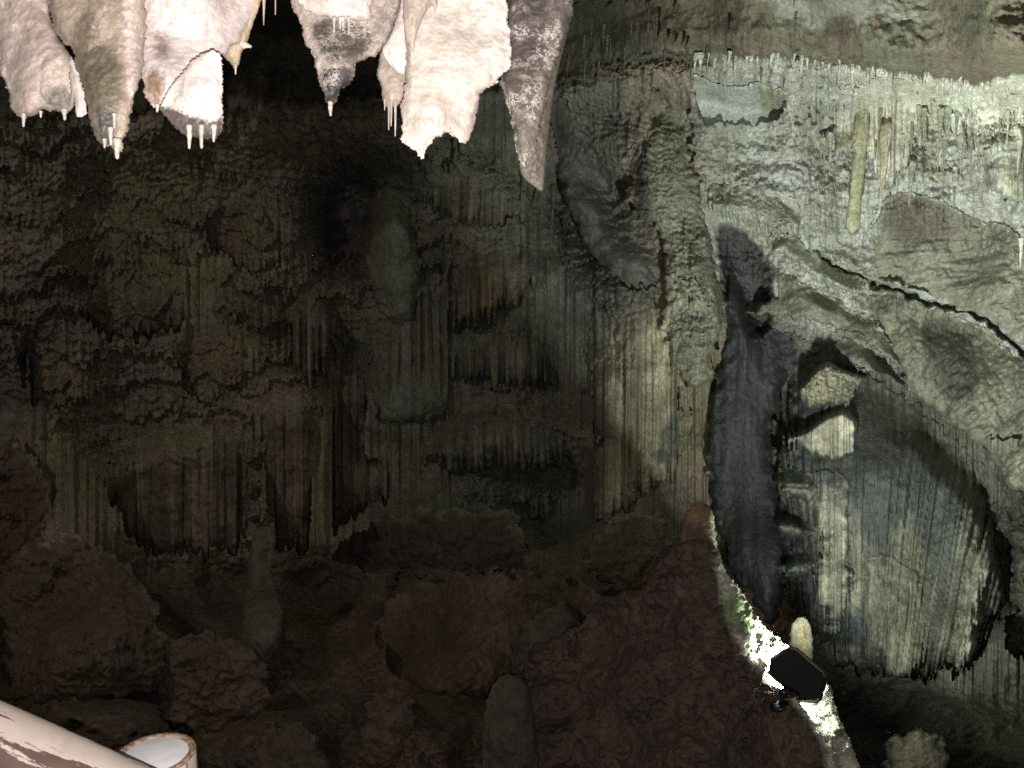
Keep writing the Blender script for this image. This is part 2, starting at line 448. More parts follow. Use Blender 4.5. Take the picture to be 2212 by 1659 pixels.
def spine(name, a, b, r0, r1, col, seed=0, mat=None, parent=None, nseg=14, nr=28, wob=.12, blunt=False, lean=None, label=None, cat=None, group=None, bulge=0.):
    """tapering body between two points (stalactites, straws, cones)"""
    a = np.array(a, float); b = np.array(b, float); ax = b - a; L = np.linalg.norm(ax); ax /= L
    s = np.cross(ax, [0, 1, 0.01]); s /= np.linalg.norm(s); t = np.cross(ax, s)
    vs = []; cs = []
    rs = np.random.RandomState(seed + 5); ph = rs.rand(8) * 6.28
    for j in range(nr + 1):
        f = j / nr
        r = r0 + (r1 - r0) * f ** (.85) + bulge * r0 * math.sin(f * math.pi)
        if blunt and f > .94: r *= math.sqrt(max(0.02, 1 - ((f - .94) / .06) ** 2))
        r *= 1 + wob * (.6 * math.sin(f * 9 + ph[0]) + .5 * math.sin(f * 21 + ph[1]) + .35 * math.sin(f * 43 + ph[2]))
        off = wob * r0 * .8 * (math.sin(f * 5 + ph[3]) * s + math.sin(f * 4 + ph[4]) * t) * f
        for i in range(nseg):
            an = i * 2 * math.pi / nseg
            rr = r * (1 + wob * .8 * math.sin(3 * an + ph[5] + f * 3) + wob * .5 * math.sin(5 * an + ph[6]))
            vs.append(a + ax * L * f + off + rr * (math.cos(an) * s + math.sin(an) * t))
            k = .82 + .36 * rs.rand() * (.5 + .5 * math.sin(an * 2 + ph[7])) + .08 * math.sin(f * 17 + ph[1])
            cs.append(np.array(col) * k)
    q = []
    for j in range(nr):
        for i in range(nseg):
            p = j * nseg + i; p2 = j * nseg + (i + 1) % nseg
            q.append((p, p2, p2 + nseg, p + nseg))
    vs.append(a); vs.append(b + ax * min(r1, .004)); cs.append(np.array(col)); cs.append(np.array(col)); n = len(vs)
    tr = []
    for i in range(nseg):
        i2 = (i + 1) % nseg
        tr.append((n - 2, i2, i)); tr.append((n - 1, nr * nseg + i, nr * nseg + i2))
    o = mesh_obj(name, vs, q, np.array(cs), mat or M_NEAR, parent, tr)
    if label: tag(o, label, cat, group)
    return o

#==STRUCTURE==
# ------------------------------------------------------------------ the chamber: wall, ceiling, floor
BROWN = (.26, .215, .165); OLIVE = (.22, .21, .125); GREYG = (.085, .09, .075); DARK = (.05, .052, .055)
CREAM = (.42, .40, .29); PALE = (.50, .52, .46); YELL = (.40, .37, .20); SOOT = (.045, .05, .055)
base_pts = [(-300, 900, 6.5), (0, 500, 9.0), (0, 900, 9.2), (300, 500, 10.5), (300, 900, 10.6), (600, 500, 11.0), (600, 900, 10.8), (760, 480, 13.0),
            (760, 750, 12.2), (850, 1000, 12.0), (1000, 600, 12.4), (1000, 900, 12.3), (1100, 350, 12.0), (1250, 450, 12.8), (1220, 800, 12.6), (1200, 1080, 12.8),
            (1350, 300, 11.3), (1450, 700, 11.2), (1450, 1000, 11.3), (1620, 600, 11.7), (1740, 620, 11.1), (1620, 900, 12.3), (1620, 1150, 11.6), (1600, 350, 10.9), (1800, 350, 10.7), (2000, 330, 10.2),
            (2212, 330, 9.4), (1850, 560, 10.9), (2050, 560, 10.5), (2212, 600, 9.6), (2212, 900, 9.6), (2050, 780, 10.9), (1950, 1000, 10.6), (2212, 1200, 10.2), (2212, 1450, 8.2), (2500, 800, 7.5),
            (2500, 1300, 7.0), (2600, 300, 6.5), (1600, 1350, 9.0), (1900, 1500, 8.4), (2000, 1659, 7.0), (2300, 1700, 6.4),
            (0, 100, 8.2), (300, 150, 8.8), (560, 150, 9.5), (800, 200, 10.4), (1050, 150, 10.6), (1250, 120, 10.4), (1450, 60, 9.9), (1700, 60, 9.2), (1950, 60, 8.4), (2212, 50, 7.3),
            (0, -150, 4.6), (600, -150, 5.2), (1200, -150, 6.4), (1800, -150, 6.2), (2300, -150, 5.0),
            (0, -420, 2.4), (600, -420, 2.5), (1200, -420, 2.7), (1800, -420, 3.0), (2400, -420, 2.9),
            (0, 1130, 8.6), (150, 1250, 7.6), (350, 1230, 9.2), (500, 1230, 9.7), (700, 1250, 10.2), (900, 1270, 10.0), (1150, 1270, 10.0), (1350, 1270, 9.2),
            (0, 1400, 5.9), (300, 1400, 6.6), (600, 1400, 7.6), (900, 1400, 7.9), (1200, 1400, 7.6), (1450, 1400, 7.4), (0, 1640, 4.6), (300, 1640, 5.0), (600, 1640, 5.3), (900, 1640, 5.5), (1200, 1640, 5.6),
            (1500, 1640, 5.8), (1000, 1900, 4.2), (200, 1900, 3.8), (1800, 1900, 5.0), (2400, 1900, 5.0)]
stp = 2.6
GU, GV = np.meshgrid(np.arange(-420, 2640, stp), np.arange(-460, 1900, stp))
BD = depthfield(base_pts, GU, GV, 3.2)
X, Z = worldxz(GU, GV, BD * 0 + 10.5)
floorline = 1195 + 45 * noise(GU / 160, GU * 0, 3) + np.where(GU > 1500, (GU - 1500) * .55, 0)
floorline = np.minimum(floorline, 1500)
ceilline = np.interp(GU, [-420, 0, 500, 900, 1180, 1300, 1400, 1500, 1700, 1900, 2000, 2100, 2212, 2640], [330, 260, 230, 200, 190, 150, 118, 128, 118, 148, 160, 176, 152, 120]) + 9 * noise(GU / 27, GU * 0 + 2, 5) + 5 * noise(GU / 9, GU * 0 + 2, 6) + 10 * np.clip(np.abs(noise(GU / 6, GU * 0 + 1, 8)) - .25, 0, 1)
fw = sstep(-60, 60, GV - floorline); cw = sstep(25, -25, GV - ceilline)
ww = np.clip(1 - fw - cw, 0, 1)
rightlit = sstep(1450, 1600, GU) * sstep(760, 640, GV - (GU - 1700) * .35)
dt = detail('tier', X, Z, dict(a=.27, H=.42, w=.10, sp=.5), 2)
df = detail('pipes', X, Z, dict(a=.17, w=.12), 6)
dl = detail('pipes', X, Z, dict(a=.09, w=.08), 17)
mixf = sstep(-.1, .35, fbm(X * .55, Z * .4, 50, 2) - .45 * sstep(2.2, -1.5, X + 2.2) + .5 * sstep(0, -1.6, Z))
wall = dt * (1 - mixf) + df * mixf
wall = wall * (1 - rightlit) + (dl * (.25 + .75 * sstep(-.1, .4, fbm(X * 1.3, Z * .9, 91, 2))) + detail('tier', X, Z, dict(a=.13, H=.35, w=.07, sp=.5), 31) + .16 * fbm(X * 1.4, Z * 1.6, 71, 5) + .05 * billow(X * 4, Z * 4, 72, 4)) * rightlit
XF, ZF = worldxz(GU, GV, BD * 0 + 7.0)
flr = .22 * fbm(XF * .9, ZF * 1.3, 12, 5) + .06 * billow(XF * 2.2, ZF * 2.8, 14, 3) + .08 * fbm(XF * 4, ZF * 6, 15, 5, .6)
cei = .018 * fbm(X * 9, Z * 6, 23, 4) + .045 * fbm(X * 1.2, Z * 1.8, 25, 4) + .012 * billow(X * 4, Z * 5, 24, 3)
cei = cei - .25 * sstep(18, -12, GV - ceilline) * 0
D = BD - wall * ww - flr * fw - cei * cw
# overhanging lip of the ceiling on the right
lipw = sstep(1150, 1500, GU)
D = D - .95 * lipw * sstep(3, -3, GV - ceilline) - .25 * lipw * sstep(0, -60, GV - ceilline)
# narrow clefts between the beds of the right wall
def crack(pts, width, depth):
    global D
    pl = np.array(pts, float)
    best = np.full(GU.shape, 1e9)
    m = (GU > pl[:, 0].min() - 60) & (GU < pl[:, 0].max() + 60) & (GV > pl[:, 1].min() - 60) & (GV < pl[:, 1].max() + 60)
    x = GU[m] + 7 * noise(GU[m] / 20, GV[m] / 20, 3); y = GV[m] + 7 * noise(GU[m] / 20, GV[m] / 20, 8); b = np.full(x.shape, 1e9)
    for i in range(len(pl) - 1):
        ax, ay = pl[i]; dx, dy = pl[i + 1] - pl[i]; t = np.clip(((x - ax) * dx + (y - ay) * dy) / (dx * dx + dy * dy), 0, 1)
        b = np.minimum(b, np.hypot(x - ax - t * dx, y - ay - t * dy))
    wv = width * (.6 + .8 * np.abs(noise(x / 30, y / 30, 4)))
    D[m] = D[m] + depth * np.clip(1 - b / wv, 0, 1) ** .7
crack([(1765, 545), (1800, 575), (1850, 592), (1885, 615)], 5, .3)
crack([(1885, 615), (1930, 622), (1975, 640), (2020, 660), (2090, 668), (2130, 690), (2180, 735), (2240, 790)], 9, .5)
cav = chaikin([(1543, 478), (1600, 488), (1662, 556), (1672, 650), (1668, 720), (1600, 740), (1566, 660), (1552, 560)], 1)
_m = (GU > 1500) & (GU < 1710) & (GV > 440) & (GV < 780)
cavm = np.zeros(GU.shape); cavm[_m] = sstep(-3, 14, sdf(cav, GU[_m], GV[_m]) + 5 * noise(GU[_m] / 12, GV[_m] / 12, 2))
D = D + .45 * cavm
BASE.update(D=D.copy(), W=D.copy(), u0=GU[0, 0], v0=GV[0, 0], s=stp)
# colours of the chamber
C = colour(BROWN, (.17, .16, .125), X, Z, 1, 1.1, .9, -.1, .5)
ol = sstep(.15, .6, fbm(X * .8, Z * .6, 60, 3) + .35 * np.exp(-((GU - 480) / 200.) ** 2))[..., None]
C = C * (1 - ol * .75) + np.array(OLIVE) * ol * .75
mid = (sstep(720, 900, GU) * sstep(1400, 1250, GU))[..., None]
C = C * (1 - mid * .6) + colour((.19, .20, .16), (.11, .12, .11), X, Z, 9, 1.5, .6) * mid * .6
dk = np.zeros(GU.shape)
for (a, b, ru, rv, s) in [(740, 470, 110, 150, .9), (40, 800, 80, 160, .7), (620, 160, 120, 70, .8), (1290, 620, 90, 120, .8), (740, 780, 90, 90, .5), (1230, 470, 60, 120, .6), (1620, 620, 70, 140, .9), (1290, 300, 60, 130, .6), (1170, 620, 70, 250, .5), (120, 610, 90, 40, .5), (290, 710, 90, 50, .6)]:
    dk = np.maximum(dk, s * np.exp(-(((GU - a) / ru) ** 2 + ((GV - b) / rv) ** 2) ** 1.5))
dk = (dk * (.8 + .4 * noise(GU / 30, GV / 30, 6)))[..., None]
C = C * (1 - dk) + np.array(DARK) * dk  # shade of the wall's hollows painted into its colour
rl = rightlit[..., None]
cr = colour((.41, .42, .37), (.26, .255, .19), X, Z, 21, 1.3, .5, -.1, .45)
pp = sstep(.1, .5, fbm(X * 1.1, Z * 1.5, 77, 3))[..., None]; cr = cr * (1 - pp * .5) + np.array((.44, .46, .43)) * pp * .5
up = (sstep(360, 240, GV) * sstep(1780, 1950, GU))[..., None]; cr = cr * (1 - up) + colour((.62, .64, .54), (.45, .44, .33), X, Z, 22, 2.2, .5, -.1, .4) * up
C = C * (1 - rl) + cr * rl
# dark pits and soot spots scattered on the bright wall
sp = sstep(.52, .7, noise(X * 14, Z * 14, 33) + .5 * np.exp(-(((GU - 1720) / 90.) ** 2 + ((GV - 245) / 28.) ** 2)) + .35 * np.exp(-(((GU - 1950) / 200.) ** 2 + ((GV - 115) / 40.) ** 2)) - .1)
sp = (sp * sstep(1450, 1550, GU) * sstep(420, 300, GV))[..., None]; C = C * (1 - .8 * sp)
fc = colour((.115, .082, .064), (.09, .07, .057), X, Z, 41, 1.2, 1.4, 0, .1)
og = sstep(.1, .6, fbm(X * .8, Z * 1.2, 45, 3) + .5 * np.exp(-(((GU - 950) / 260.) ** 2 + ((GV - 1340) / 110.) ** 2)))[..., None]
fc = fc * (1 - og * .7) + np.array((.145, .10, .058)) * og * .7
rf = (sstep(2120, 2200, GU) * sstep(960, 1080, GV))[..., None]; C = C * (1 - rf) + np.array((.06, .062, .042)) * rf
gs = sstep(1700, 1800, GU)[..., None]; fc = fc * (1 - gs) + np.array((.03, .036, .024)) * gs
fwc = fw[..., None]; C = C * (1 - fwc) + fc * fwc
cc = colour((.13, .105, .075), (.115, .125, .08), X, Z, 51, 1.2, 1.2, -.1 , .3)
lc = sstep(1200, 1650, GU)[..., None]; cc = cc * (.45 + .55 * lc)
pc = (sstep(.2, .6, fbm(X * .9, Z * 1.5, 57, 3)) * lc[..., 0])[..., None]; cc = cc * (1 - pc * .7) + np.array((.24, .25, .20)) * pc * .7
cwc = sstep(14, -4, GV - ceilline)[..., None] * 1.0; C = C * (1 - cwc) + cc * cwc
C = C * (1 - .3 * sp * cwc)
C = C * (1 - .85 * cavm[..., None]) + np.array((.03, .032, .033)) * .85 * cavm[..., None]  # the cavity's shade is painted dark into the wall colour
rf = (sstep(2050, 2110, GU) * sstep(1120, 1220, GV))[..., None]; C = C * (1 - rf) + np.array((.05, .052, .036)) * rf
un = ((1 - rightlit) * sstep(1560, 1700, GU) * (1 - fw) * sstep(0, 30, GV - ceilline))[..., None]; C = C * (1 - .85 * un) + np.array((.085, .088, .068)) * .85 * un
BASE['C'] = C; BASE['CC'] = C.copy()

#==FORMATIONS==
F = slab
# shaggy column and the walls beside it
F('flowstone_column', [(1408, 165), (1440, 132), (1478, 150), (1500, 230), (1506, 330), (1520, 420), (1528, 500), (1562, 600), (1560, 690), (1545, 790), (1510, 860), (1460, 800), (1424, 700), (1444, 590), (1420, 500), (1372, 462), (1350, 430), (1352, 350), (1372, 285), (1400, 240)],
  [(1440, 150, 11.2), (1450, 400, 10.8), (1500, 650, 10.5)], 'tier', dict(a=.20, H=.27, w=.055, sp=.5), (.27, .27, .20), (.17, .17, .125), R=65, T=.35, seed=5, rag=15, fringe=crumble(6, 16, 3),
  label='shaggy tiered flowstone column rising to the ceiling beside the pale wall patch', cat='rock column', bias=-.1,
  stains=[([(1340, 330), (1400, 300), (1400, 480), (1440, 600), (1420, 700), (1380, 600), (1340, 500)], (.05, .05, .045), 16)])
F('dark_flowstone_fan', [(1175, 150), (1225, 205), (1290, 310), (1345, 400), (1405, 480), (1440, 560), (1432, 665), (1370, 640), (1310, 590), (1245, 500), (1205, 380), (1180, 260)],
  [(1200, 200, 11.9), (1400, 600, 11.1), (1300, 450, 11.5)], 'smooth', dict(a=.12), (.11, .12, .10), (.075, .082, .074), R=75, T=.5, seed=8, tb=200, rag=4,
  label='smooth dark grey fan of flowstone sloping down left of the shaggy column', cat='flowstone', fringe=crumble(5, 25, 4))
F('flowstone_curtain', [(1240, 700), (1300, 650), (1360, 630), (1430, 590), (1500, 590), (1556, 640), (1560, 720), (1520, 790), (1502, 900), (1536, 950), (1510, 1010), (1470, 1050), (1420, 1075), (1380, 1120), (1300, 1160), (1262, 1165), (1262, 1000), (1250, 850)],
  [(1250, 900, 12.1), (1330, 900, 11.4), (1400, 800, 10.9), (1530, 750, 10.5), (1380, 1080, 10.9)], 'pipes', dict(a=.20, w=.115), (.46, .43, .30), (.27, .25, .17), hem=30, tb=260, R=60, T=.3, seed=11, fringe=both(crumble(5, 18, 2), spikes(16, 14, 5)),
  label='tall yellow curtain of long vertical stone flutes below the shaggy column', cat='stone curtain', streak=.8,
  stains=[([(1200, 560), (1300, 560), (1320, 1170), (1200, 1170)], (.085, .08, .062), 48), ([(1240, 560), (1420, 560), (1440, 650), (1400, 700), (1300, 710), (1230, 720)], (.075, .08, .07), 22), ([(1455, 870), (1545, 850), (1545, 960), (1440, 1000), (1400, 1020)], (.14, .145, .12), 10)])  # first patch paints the lamp's falloff towards the left side
F('navy_flowstone_chute', [(1553, 520), (1572, 530), (1600, 610), (1630, 700), (1700, 715), (1722, 790), (1680, 880), (1670, 960), (1690, 1060), (1692, 1200), (1700, 1330), (1660, 1360), (1610, 1290), (1560, 1170), (1530, 1060), (1525, 930), (1548, 800), (1570, 690), (1556, 600)],
  [(1550, 500, 10.8), (1600, 750, 10.9), (1620, 1000, 10.6), (1660, 1300, 9.0)], 'flute', dict(a=.10, w=.20), (.062, .065, .066), (.034, .036, .040), R=60, T=.5, rag=13, streak=.9, seed=13,
  cb=8, label='dark bluish flowstone chute running down between yellow curtain and cone', cat='flowstone')
# slabs
F('overhanging_slab', [(1640, 555), (1720, 598), (1800, 640), (1890, 690), (1965, 775), (1935, 800), (1870, 752), (1800, 706), (1720, 688), (1650, 690), (1606, 682), (1612, 655), (1668, 650), (1670, 610)],
  [(1640, 600, 11.2), (1800, 670, 10.6), (1950, 780, 10.1)], 'strata', dict(a=.06, ang=-.5), (.21, .20, .155), (.15, .14, .11), tb=40, R=10, T=.2, seed=15, fringe=spikes(9, 5, 6),
  cb=8, label='thin brown overhanging slab with a toothed lower lip above the dark recess', cat='rock slab')
F('leaning_slab', [(1800, 708), (1862, 722), (1930, 790), (1968, 840), (1908, 812), (1835, 792), (1812, 760)],
  [(1820, 740, 10.1), (1950, 830, 9.7)], 'strata', dict(a=.06, ang=-.5), (.19, .185, .14), (.15, .145, .11), R=8, T=.2, seed=16, fringe=spikes(5, 5, 6),
  label='small olive rock slab leaning below the thin brown overhanging slab', cat='rock slab')
F('rock_band', [(1870, 640), (1900, 626), (1975, 648), (2060, 682), (2120, 700), (2212, 790), (2420, 900), (2420, 1120), (2212, 1060), (2175, 1060), (2150, 1010), (2120, 968), (2030, 905), (1962, 838), (1930, 780), (1880, 690)],
  [(1900, 660, 10.6), (2000, 820, 10.2), (2150, 900, 9.7), (2300, 1000, 8.9)], 'strata', dict(a=.14, ang=-.7), (.22, .215, .155), (.13, .13, .10), R=40, T=.3, seed=18, fringe=crumble(6, 22, 5),
  cb=8, label='broad diagonal band of olive rock above the cone of flowstone', cat='rock band',
  stains=[([(1985, 690), (2060, 690), (2110, 760), (2110, 880), (2040, 850), (2000, 760)], (.075, .072, .055), 16)])
F('ceiling_slab', [(1892, 470), (1930, 415), (1990, 425), (2060, 452), (2150, 480), (2230, 520), (2420, 560), (2420, 860), (2212, 745), (2130, 684), (2060, 662), (1975, 632), (1890, 606), (1880, 540)],
  [(1900, 560, 10.75), (2050, 550, 10.35), (2212, 620, 9.5), (2400, 700, 8.2)], 'strata', dict(a=.12, ang=-.15), (.19, .18, .135), (.24, .245, .19), R=40, T=.12, seed=19,
  cb=8, label='wide smooth brown slab under the hanging stalactites at the right', cat='rock slab',
  stains=[([(1900, 450), (1960, 415), (2060, 450), (2060, 520), (1960, 530), (1920, 500)], (.125, .11, .085), 34)])  # recess shadow below the stalactites, painted into the slab colour
# the big cone
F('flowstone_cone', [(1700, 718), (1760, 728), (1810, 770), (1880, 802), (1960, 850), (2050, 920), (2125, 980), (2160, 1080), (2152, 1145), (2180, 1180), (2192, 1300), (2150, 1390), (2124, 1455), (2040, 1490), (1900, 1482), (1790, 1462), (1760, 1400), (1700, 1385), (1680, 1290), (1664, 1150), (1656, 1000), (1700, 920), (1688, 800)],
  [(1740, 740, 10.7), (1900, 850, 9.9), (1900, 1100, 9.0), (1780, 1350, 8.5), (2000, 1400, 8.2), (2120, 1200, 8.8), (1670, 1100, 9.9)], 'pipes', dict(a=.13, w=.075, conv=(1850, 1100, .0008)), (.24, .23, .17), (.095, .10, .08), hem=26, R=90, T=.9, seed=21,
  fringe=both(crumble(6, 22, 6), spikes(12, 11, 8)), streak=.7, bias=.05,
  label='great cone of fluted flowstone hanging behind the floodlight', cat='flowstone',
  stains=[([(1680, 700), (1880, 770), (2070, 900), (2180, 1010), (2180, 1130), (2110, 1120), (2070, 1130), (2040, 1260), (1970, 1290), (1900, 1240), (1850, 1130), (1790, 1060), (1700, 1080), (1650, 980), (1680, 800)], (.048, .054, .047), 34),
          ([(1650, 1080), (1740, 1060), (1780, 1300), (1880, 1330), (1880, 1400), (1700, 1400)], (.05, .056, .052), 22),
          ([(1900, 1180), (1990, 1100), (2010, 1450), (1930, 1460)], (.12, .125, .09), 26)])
F('fluted_block', [(1692, 930), (1740, 896), (1790, 880), (1850, 885), (1856, 940), (1836, 985), (1800, 1008), (1760, 1000), (1720, 975), (1690, 965)],
  [(1760, 940, 9.5)], 'pipes', dict(a=.12, w=.07), (.34, .33, .25), (.22, .21, .15), R=12, T=.15, rag=14, tb=20, seed=24, fringe=spikes(16, 9, 9), streak=.6,
  label='pale fluted block hanging on the upper left of the cone', cat='flowstone')
F('shaggy_flowstone', [(1716, 850), (1740, 790), (1790, 775), (1860, 792), (1872, 820), (1850, 870), (1800, 886), (1750, 884)],
  [(1790, 830, 9.85)], 'tier', dict(a=.16, H=.22, w=.05, sp=.5), (.18, .18, .13), (.24, .225, .15), R=12, T=.15, rag=14, tb=20, seed=26, fringe=both(crumble(4, 14, 5), spikes(8, 8, 3)),
  label='shaggy grey flowstone knob just above the pale fluted block', cat='flowstone')
for i, (pl, d, lb) in enumerate([
    ([(1662, 1010), (1720, 1000), (1776, 1030), (1780, 1070), (1740, 1090), (1668, 1070)], 9.3, 'grey lobe under the pale fluted block at the edge of the cone'),
    ([(1668, 1110), (1740, 1112), (1778, 1140), (1770, 1170), (1700, 1160), (1670, 1150)], 9.1, 'dark pointed lobe half way down the left edge of the cone'),
    ([(1676, 1210), (1720, 1180), (1770, 1200), (1778, 1230), (1730, 1256), (1680, 1250)], 8.9, 'knobbly lobe low on the left edge of the cone')]):
    F('flowstone_lobe', pl, [(1720, pl[0][1], d)], 'tier', dict(a=.12, H=.2, w=.05), (.17, .17, .13), (.10, .11, .10), R=22, T=.5, seed=30 + i, fringe=both(crumble(5, 14, i), spikes(9, 8, i)), label=lb, cat='flowstone')
F('slender_flutes', [(2098, 1175), (2150, 1140), (2146, 1200), (2118, 1330), (2100, 1440), (2060, 1462), (2050, 1400), (2072, 1280)],
  [(2130, 1180, 8.7), (2070, 1440, 8.0)], 'pipes', dict(a=.12, w=.06, conv=(1850, 1100, .0009)), (.38, .36, .28), (.2, .19, .14), R=26, T=.4, seed=35, fringe=spikes(12, 8, 2), streak=.8,
  label='bundle of slender pale flutes down the right side of the cone', cat='flowstone')
F('slender_flutes', [(1742, 1030), (1832, 1018), (1846, 1200), (1836, 1330), (1806, 1425), (1772, 1340), (1748, 1240), (1776, 1180), (1746, 1110)],
  [(1790, 1050, 9.0), (1800, 1400, 8.3)], 'pipes', dict(a=.11, w=.055), (.40, .39, .30), (.20, .195, .145), R=18, T=.15, seed=135, hem=20, tb=160, rag=14, streak=.8,
  label='pale upright flutes down the left part of the cone', cat='flowstone')
F('slender_flutes', [(1884, 1190), (1950, 1215), (2000, 1250), (2014, 1400), (1984, 1476), (1905, 1476), (1872, 1380), (1872, 1270)],
  [(1940, 1220, 8.75), (1950, 1450, 8.05)], 'pipes', dict(a=.11, w=.06, conv=(1850, 1100, .0008)), (.23, .22, .155), (.12, .12, .085), R=16, T=.1, seed=136, hem=24, tb=200, rag=10, streak=.8,
  label='dull yellow flutes in the middle of the foot of the cone', cat='flowstone')
F('rocky_flank', [(2120, 960), (2160, 940), (2260, 960), (2400, 1000), (2400, 1560), (2200, 1440), (2150, 1390), (2190, 1290), (2180, 1180), (2150, 1130), (2160, 1060)],
  [(2170, 1100, 9.6), (2212, 1300, 9.0), (2350, 1300, 8)], 'knob', dict(a=.2, s=3.), (.10, .10, .07), (.05, .055, .04), R=25, T=.5, seed=37, fringe=crumble(8, 22, 5),
  label='rough dark rock flank beyond the right side of the cone', cat='rock')
F('pale_wall_patch', [(1492, 160), (1530, 176), (1580, 182), (1640, 184), (1700, 190), (1700, 262), (1640, 276), (1570, 276), (1520, 282), (1502, 240)],
  [(1560, 230, 10.75)], 'smooth', dict(a=.05), (.48, .50, .46), (.38, .40, .36), R=9, T=.2, seed=40, back=.7, fringe=crumble(4, 18, 5),
  cb=8, label='smooth pale patch of wall right of the shaggy column top', cat='flowstone',
  stains=[([(1640, 170), (1720, 180), (1720, 280), (1650, 280)], (.28, .28, .2), 14)])
F('knobbly_flowstone', [(1520, 420), (1540, 392), (1600, 386), (1680, 396), (1730, 440), (1736, 500), (1690, 520), (1640, 492), (1600, 480), (1560, 476), (1536, 462)],
  [(1620, 440, 10.55)], 'tier', dict(a=.10, H=.22, w=.055, sp=.55), (.36, .36, .29), (.24, .24, .18), tb=50, R=22, T=.2, seed=42, fringe=both(crumble(4, 16, 8), spikes(15, 9, 4)),
  label='knobbly olive flowstone with a toothed hem right of the column', cat='flowstone')
F('fluted_drapery', [(1660, 500), (1700, 490), (1760, 530), (1800, 570), (1870, 600), (1888, 622), (1850, 640), (1800, 626), (1750, 600), (1710, 580), (1680, 556)],
  [(1690, 520, 10.8), (1850, 620, 10.35)], 'flute', dict(a=.11, w=.08), (.38, .39, .32), (.27, .27, .20), tb=40, R=16, T=.2, seed=43, fringe=spikes(12, 9, 7), streak=.6,
  label='pale fluted drapery along the edge above the thin slab', cat='stone curtain')
F('hanging_drapery', [(1796, 180), (1900, 150), (2000, 160), (2020, 300), (1980, 330), (1962, 400), (1940, 416), (1915, 420), (1880, 380), (1838, 345), (1800, 350), (1776, 345), (1784, 260)],
  [(1800, 250, 10.2), (1990, 250, 9.8)], 'pipes', dict(a=.12, w=.07), (.50, .49, .40), (.36, .34, .24), R=18, T=.35, seed=45, fringe=both(crumble(4, 14, 8), spikes(26, 13, 4)), streak=.7,
  label='creamy fluted drapery behind the long yellow stalactite', cat='stone curtain')
F('lower_drapery', [(1990, 395), (2020, 385), (2080, 390), (2110, 408), (2160, 430), (2240, 470), (2420, 500), (2420, 320), (2240, 250), (2160, 280), (2120, 330), (2060, 350), (2010, 360)],
  [(2050, 400, 9.9), (2212, 400, 9.1), (2400, 400, 7.8)], 'pipes', dict(a=.11, w=.065), (.42, .43, .34), (.30, .29, .2), R=16, T=.35, seed=46, fringe=both(crumble(4, 14, 8), spikes(18, 9, 4)), streak=.6,
  label='grey and cream drapery with a toothed hem at the right edge', cat='stone curtain')

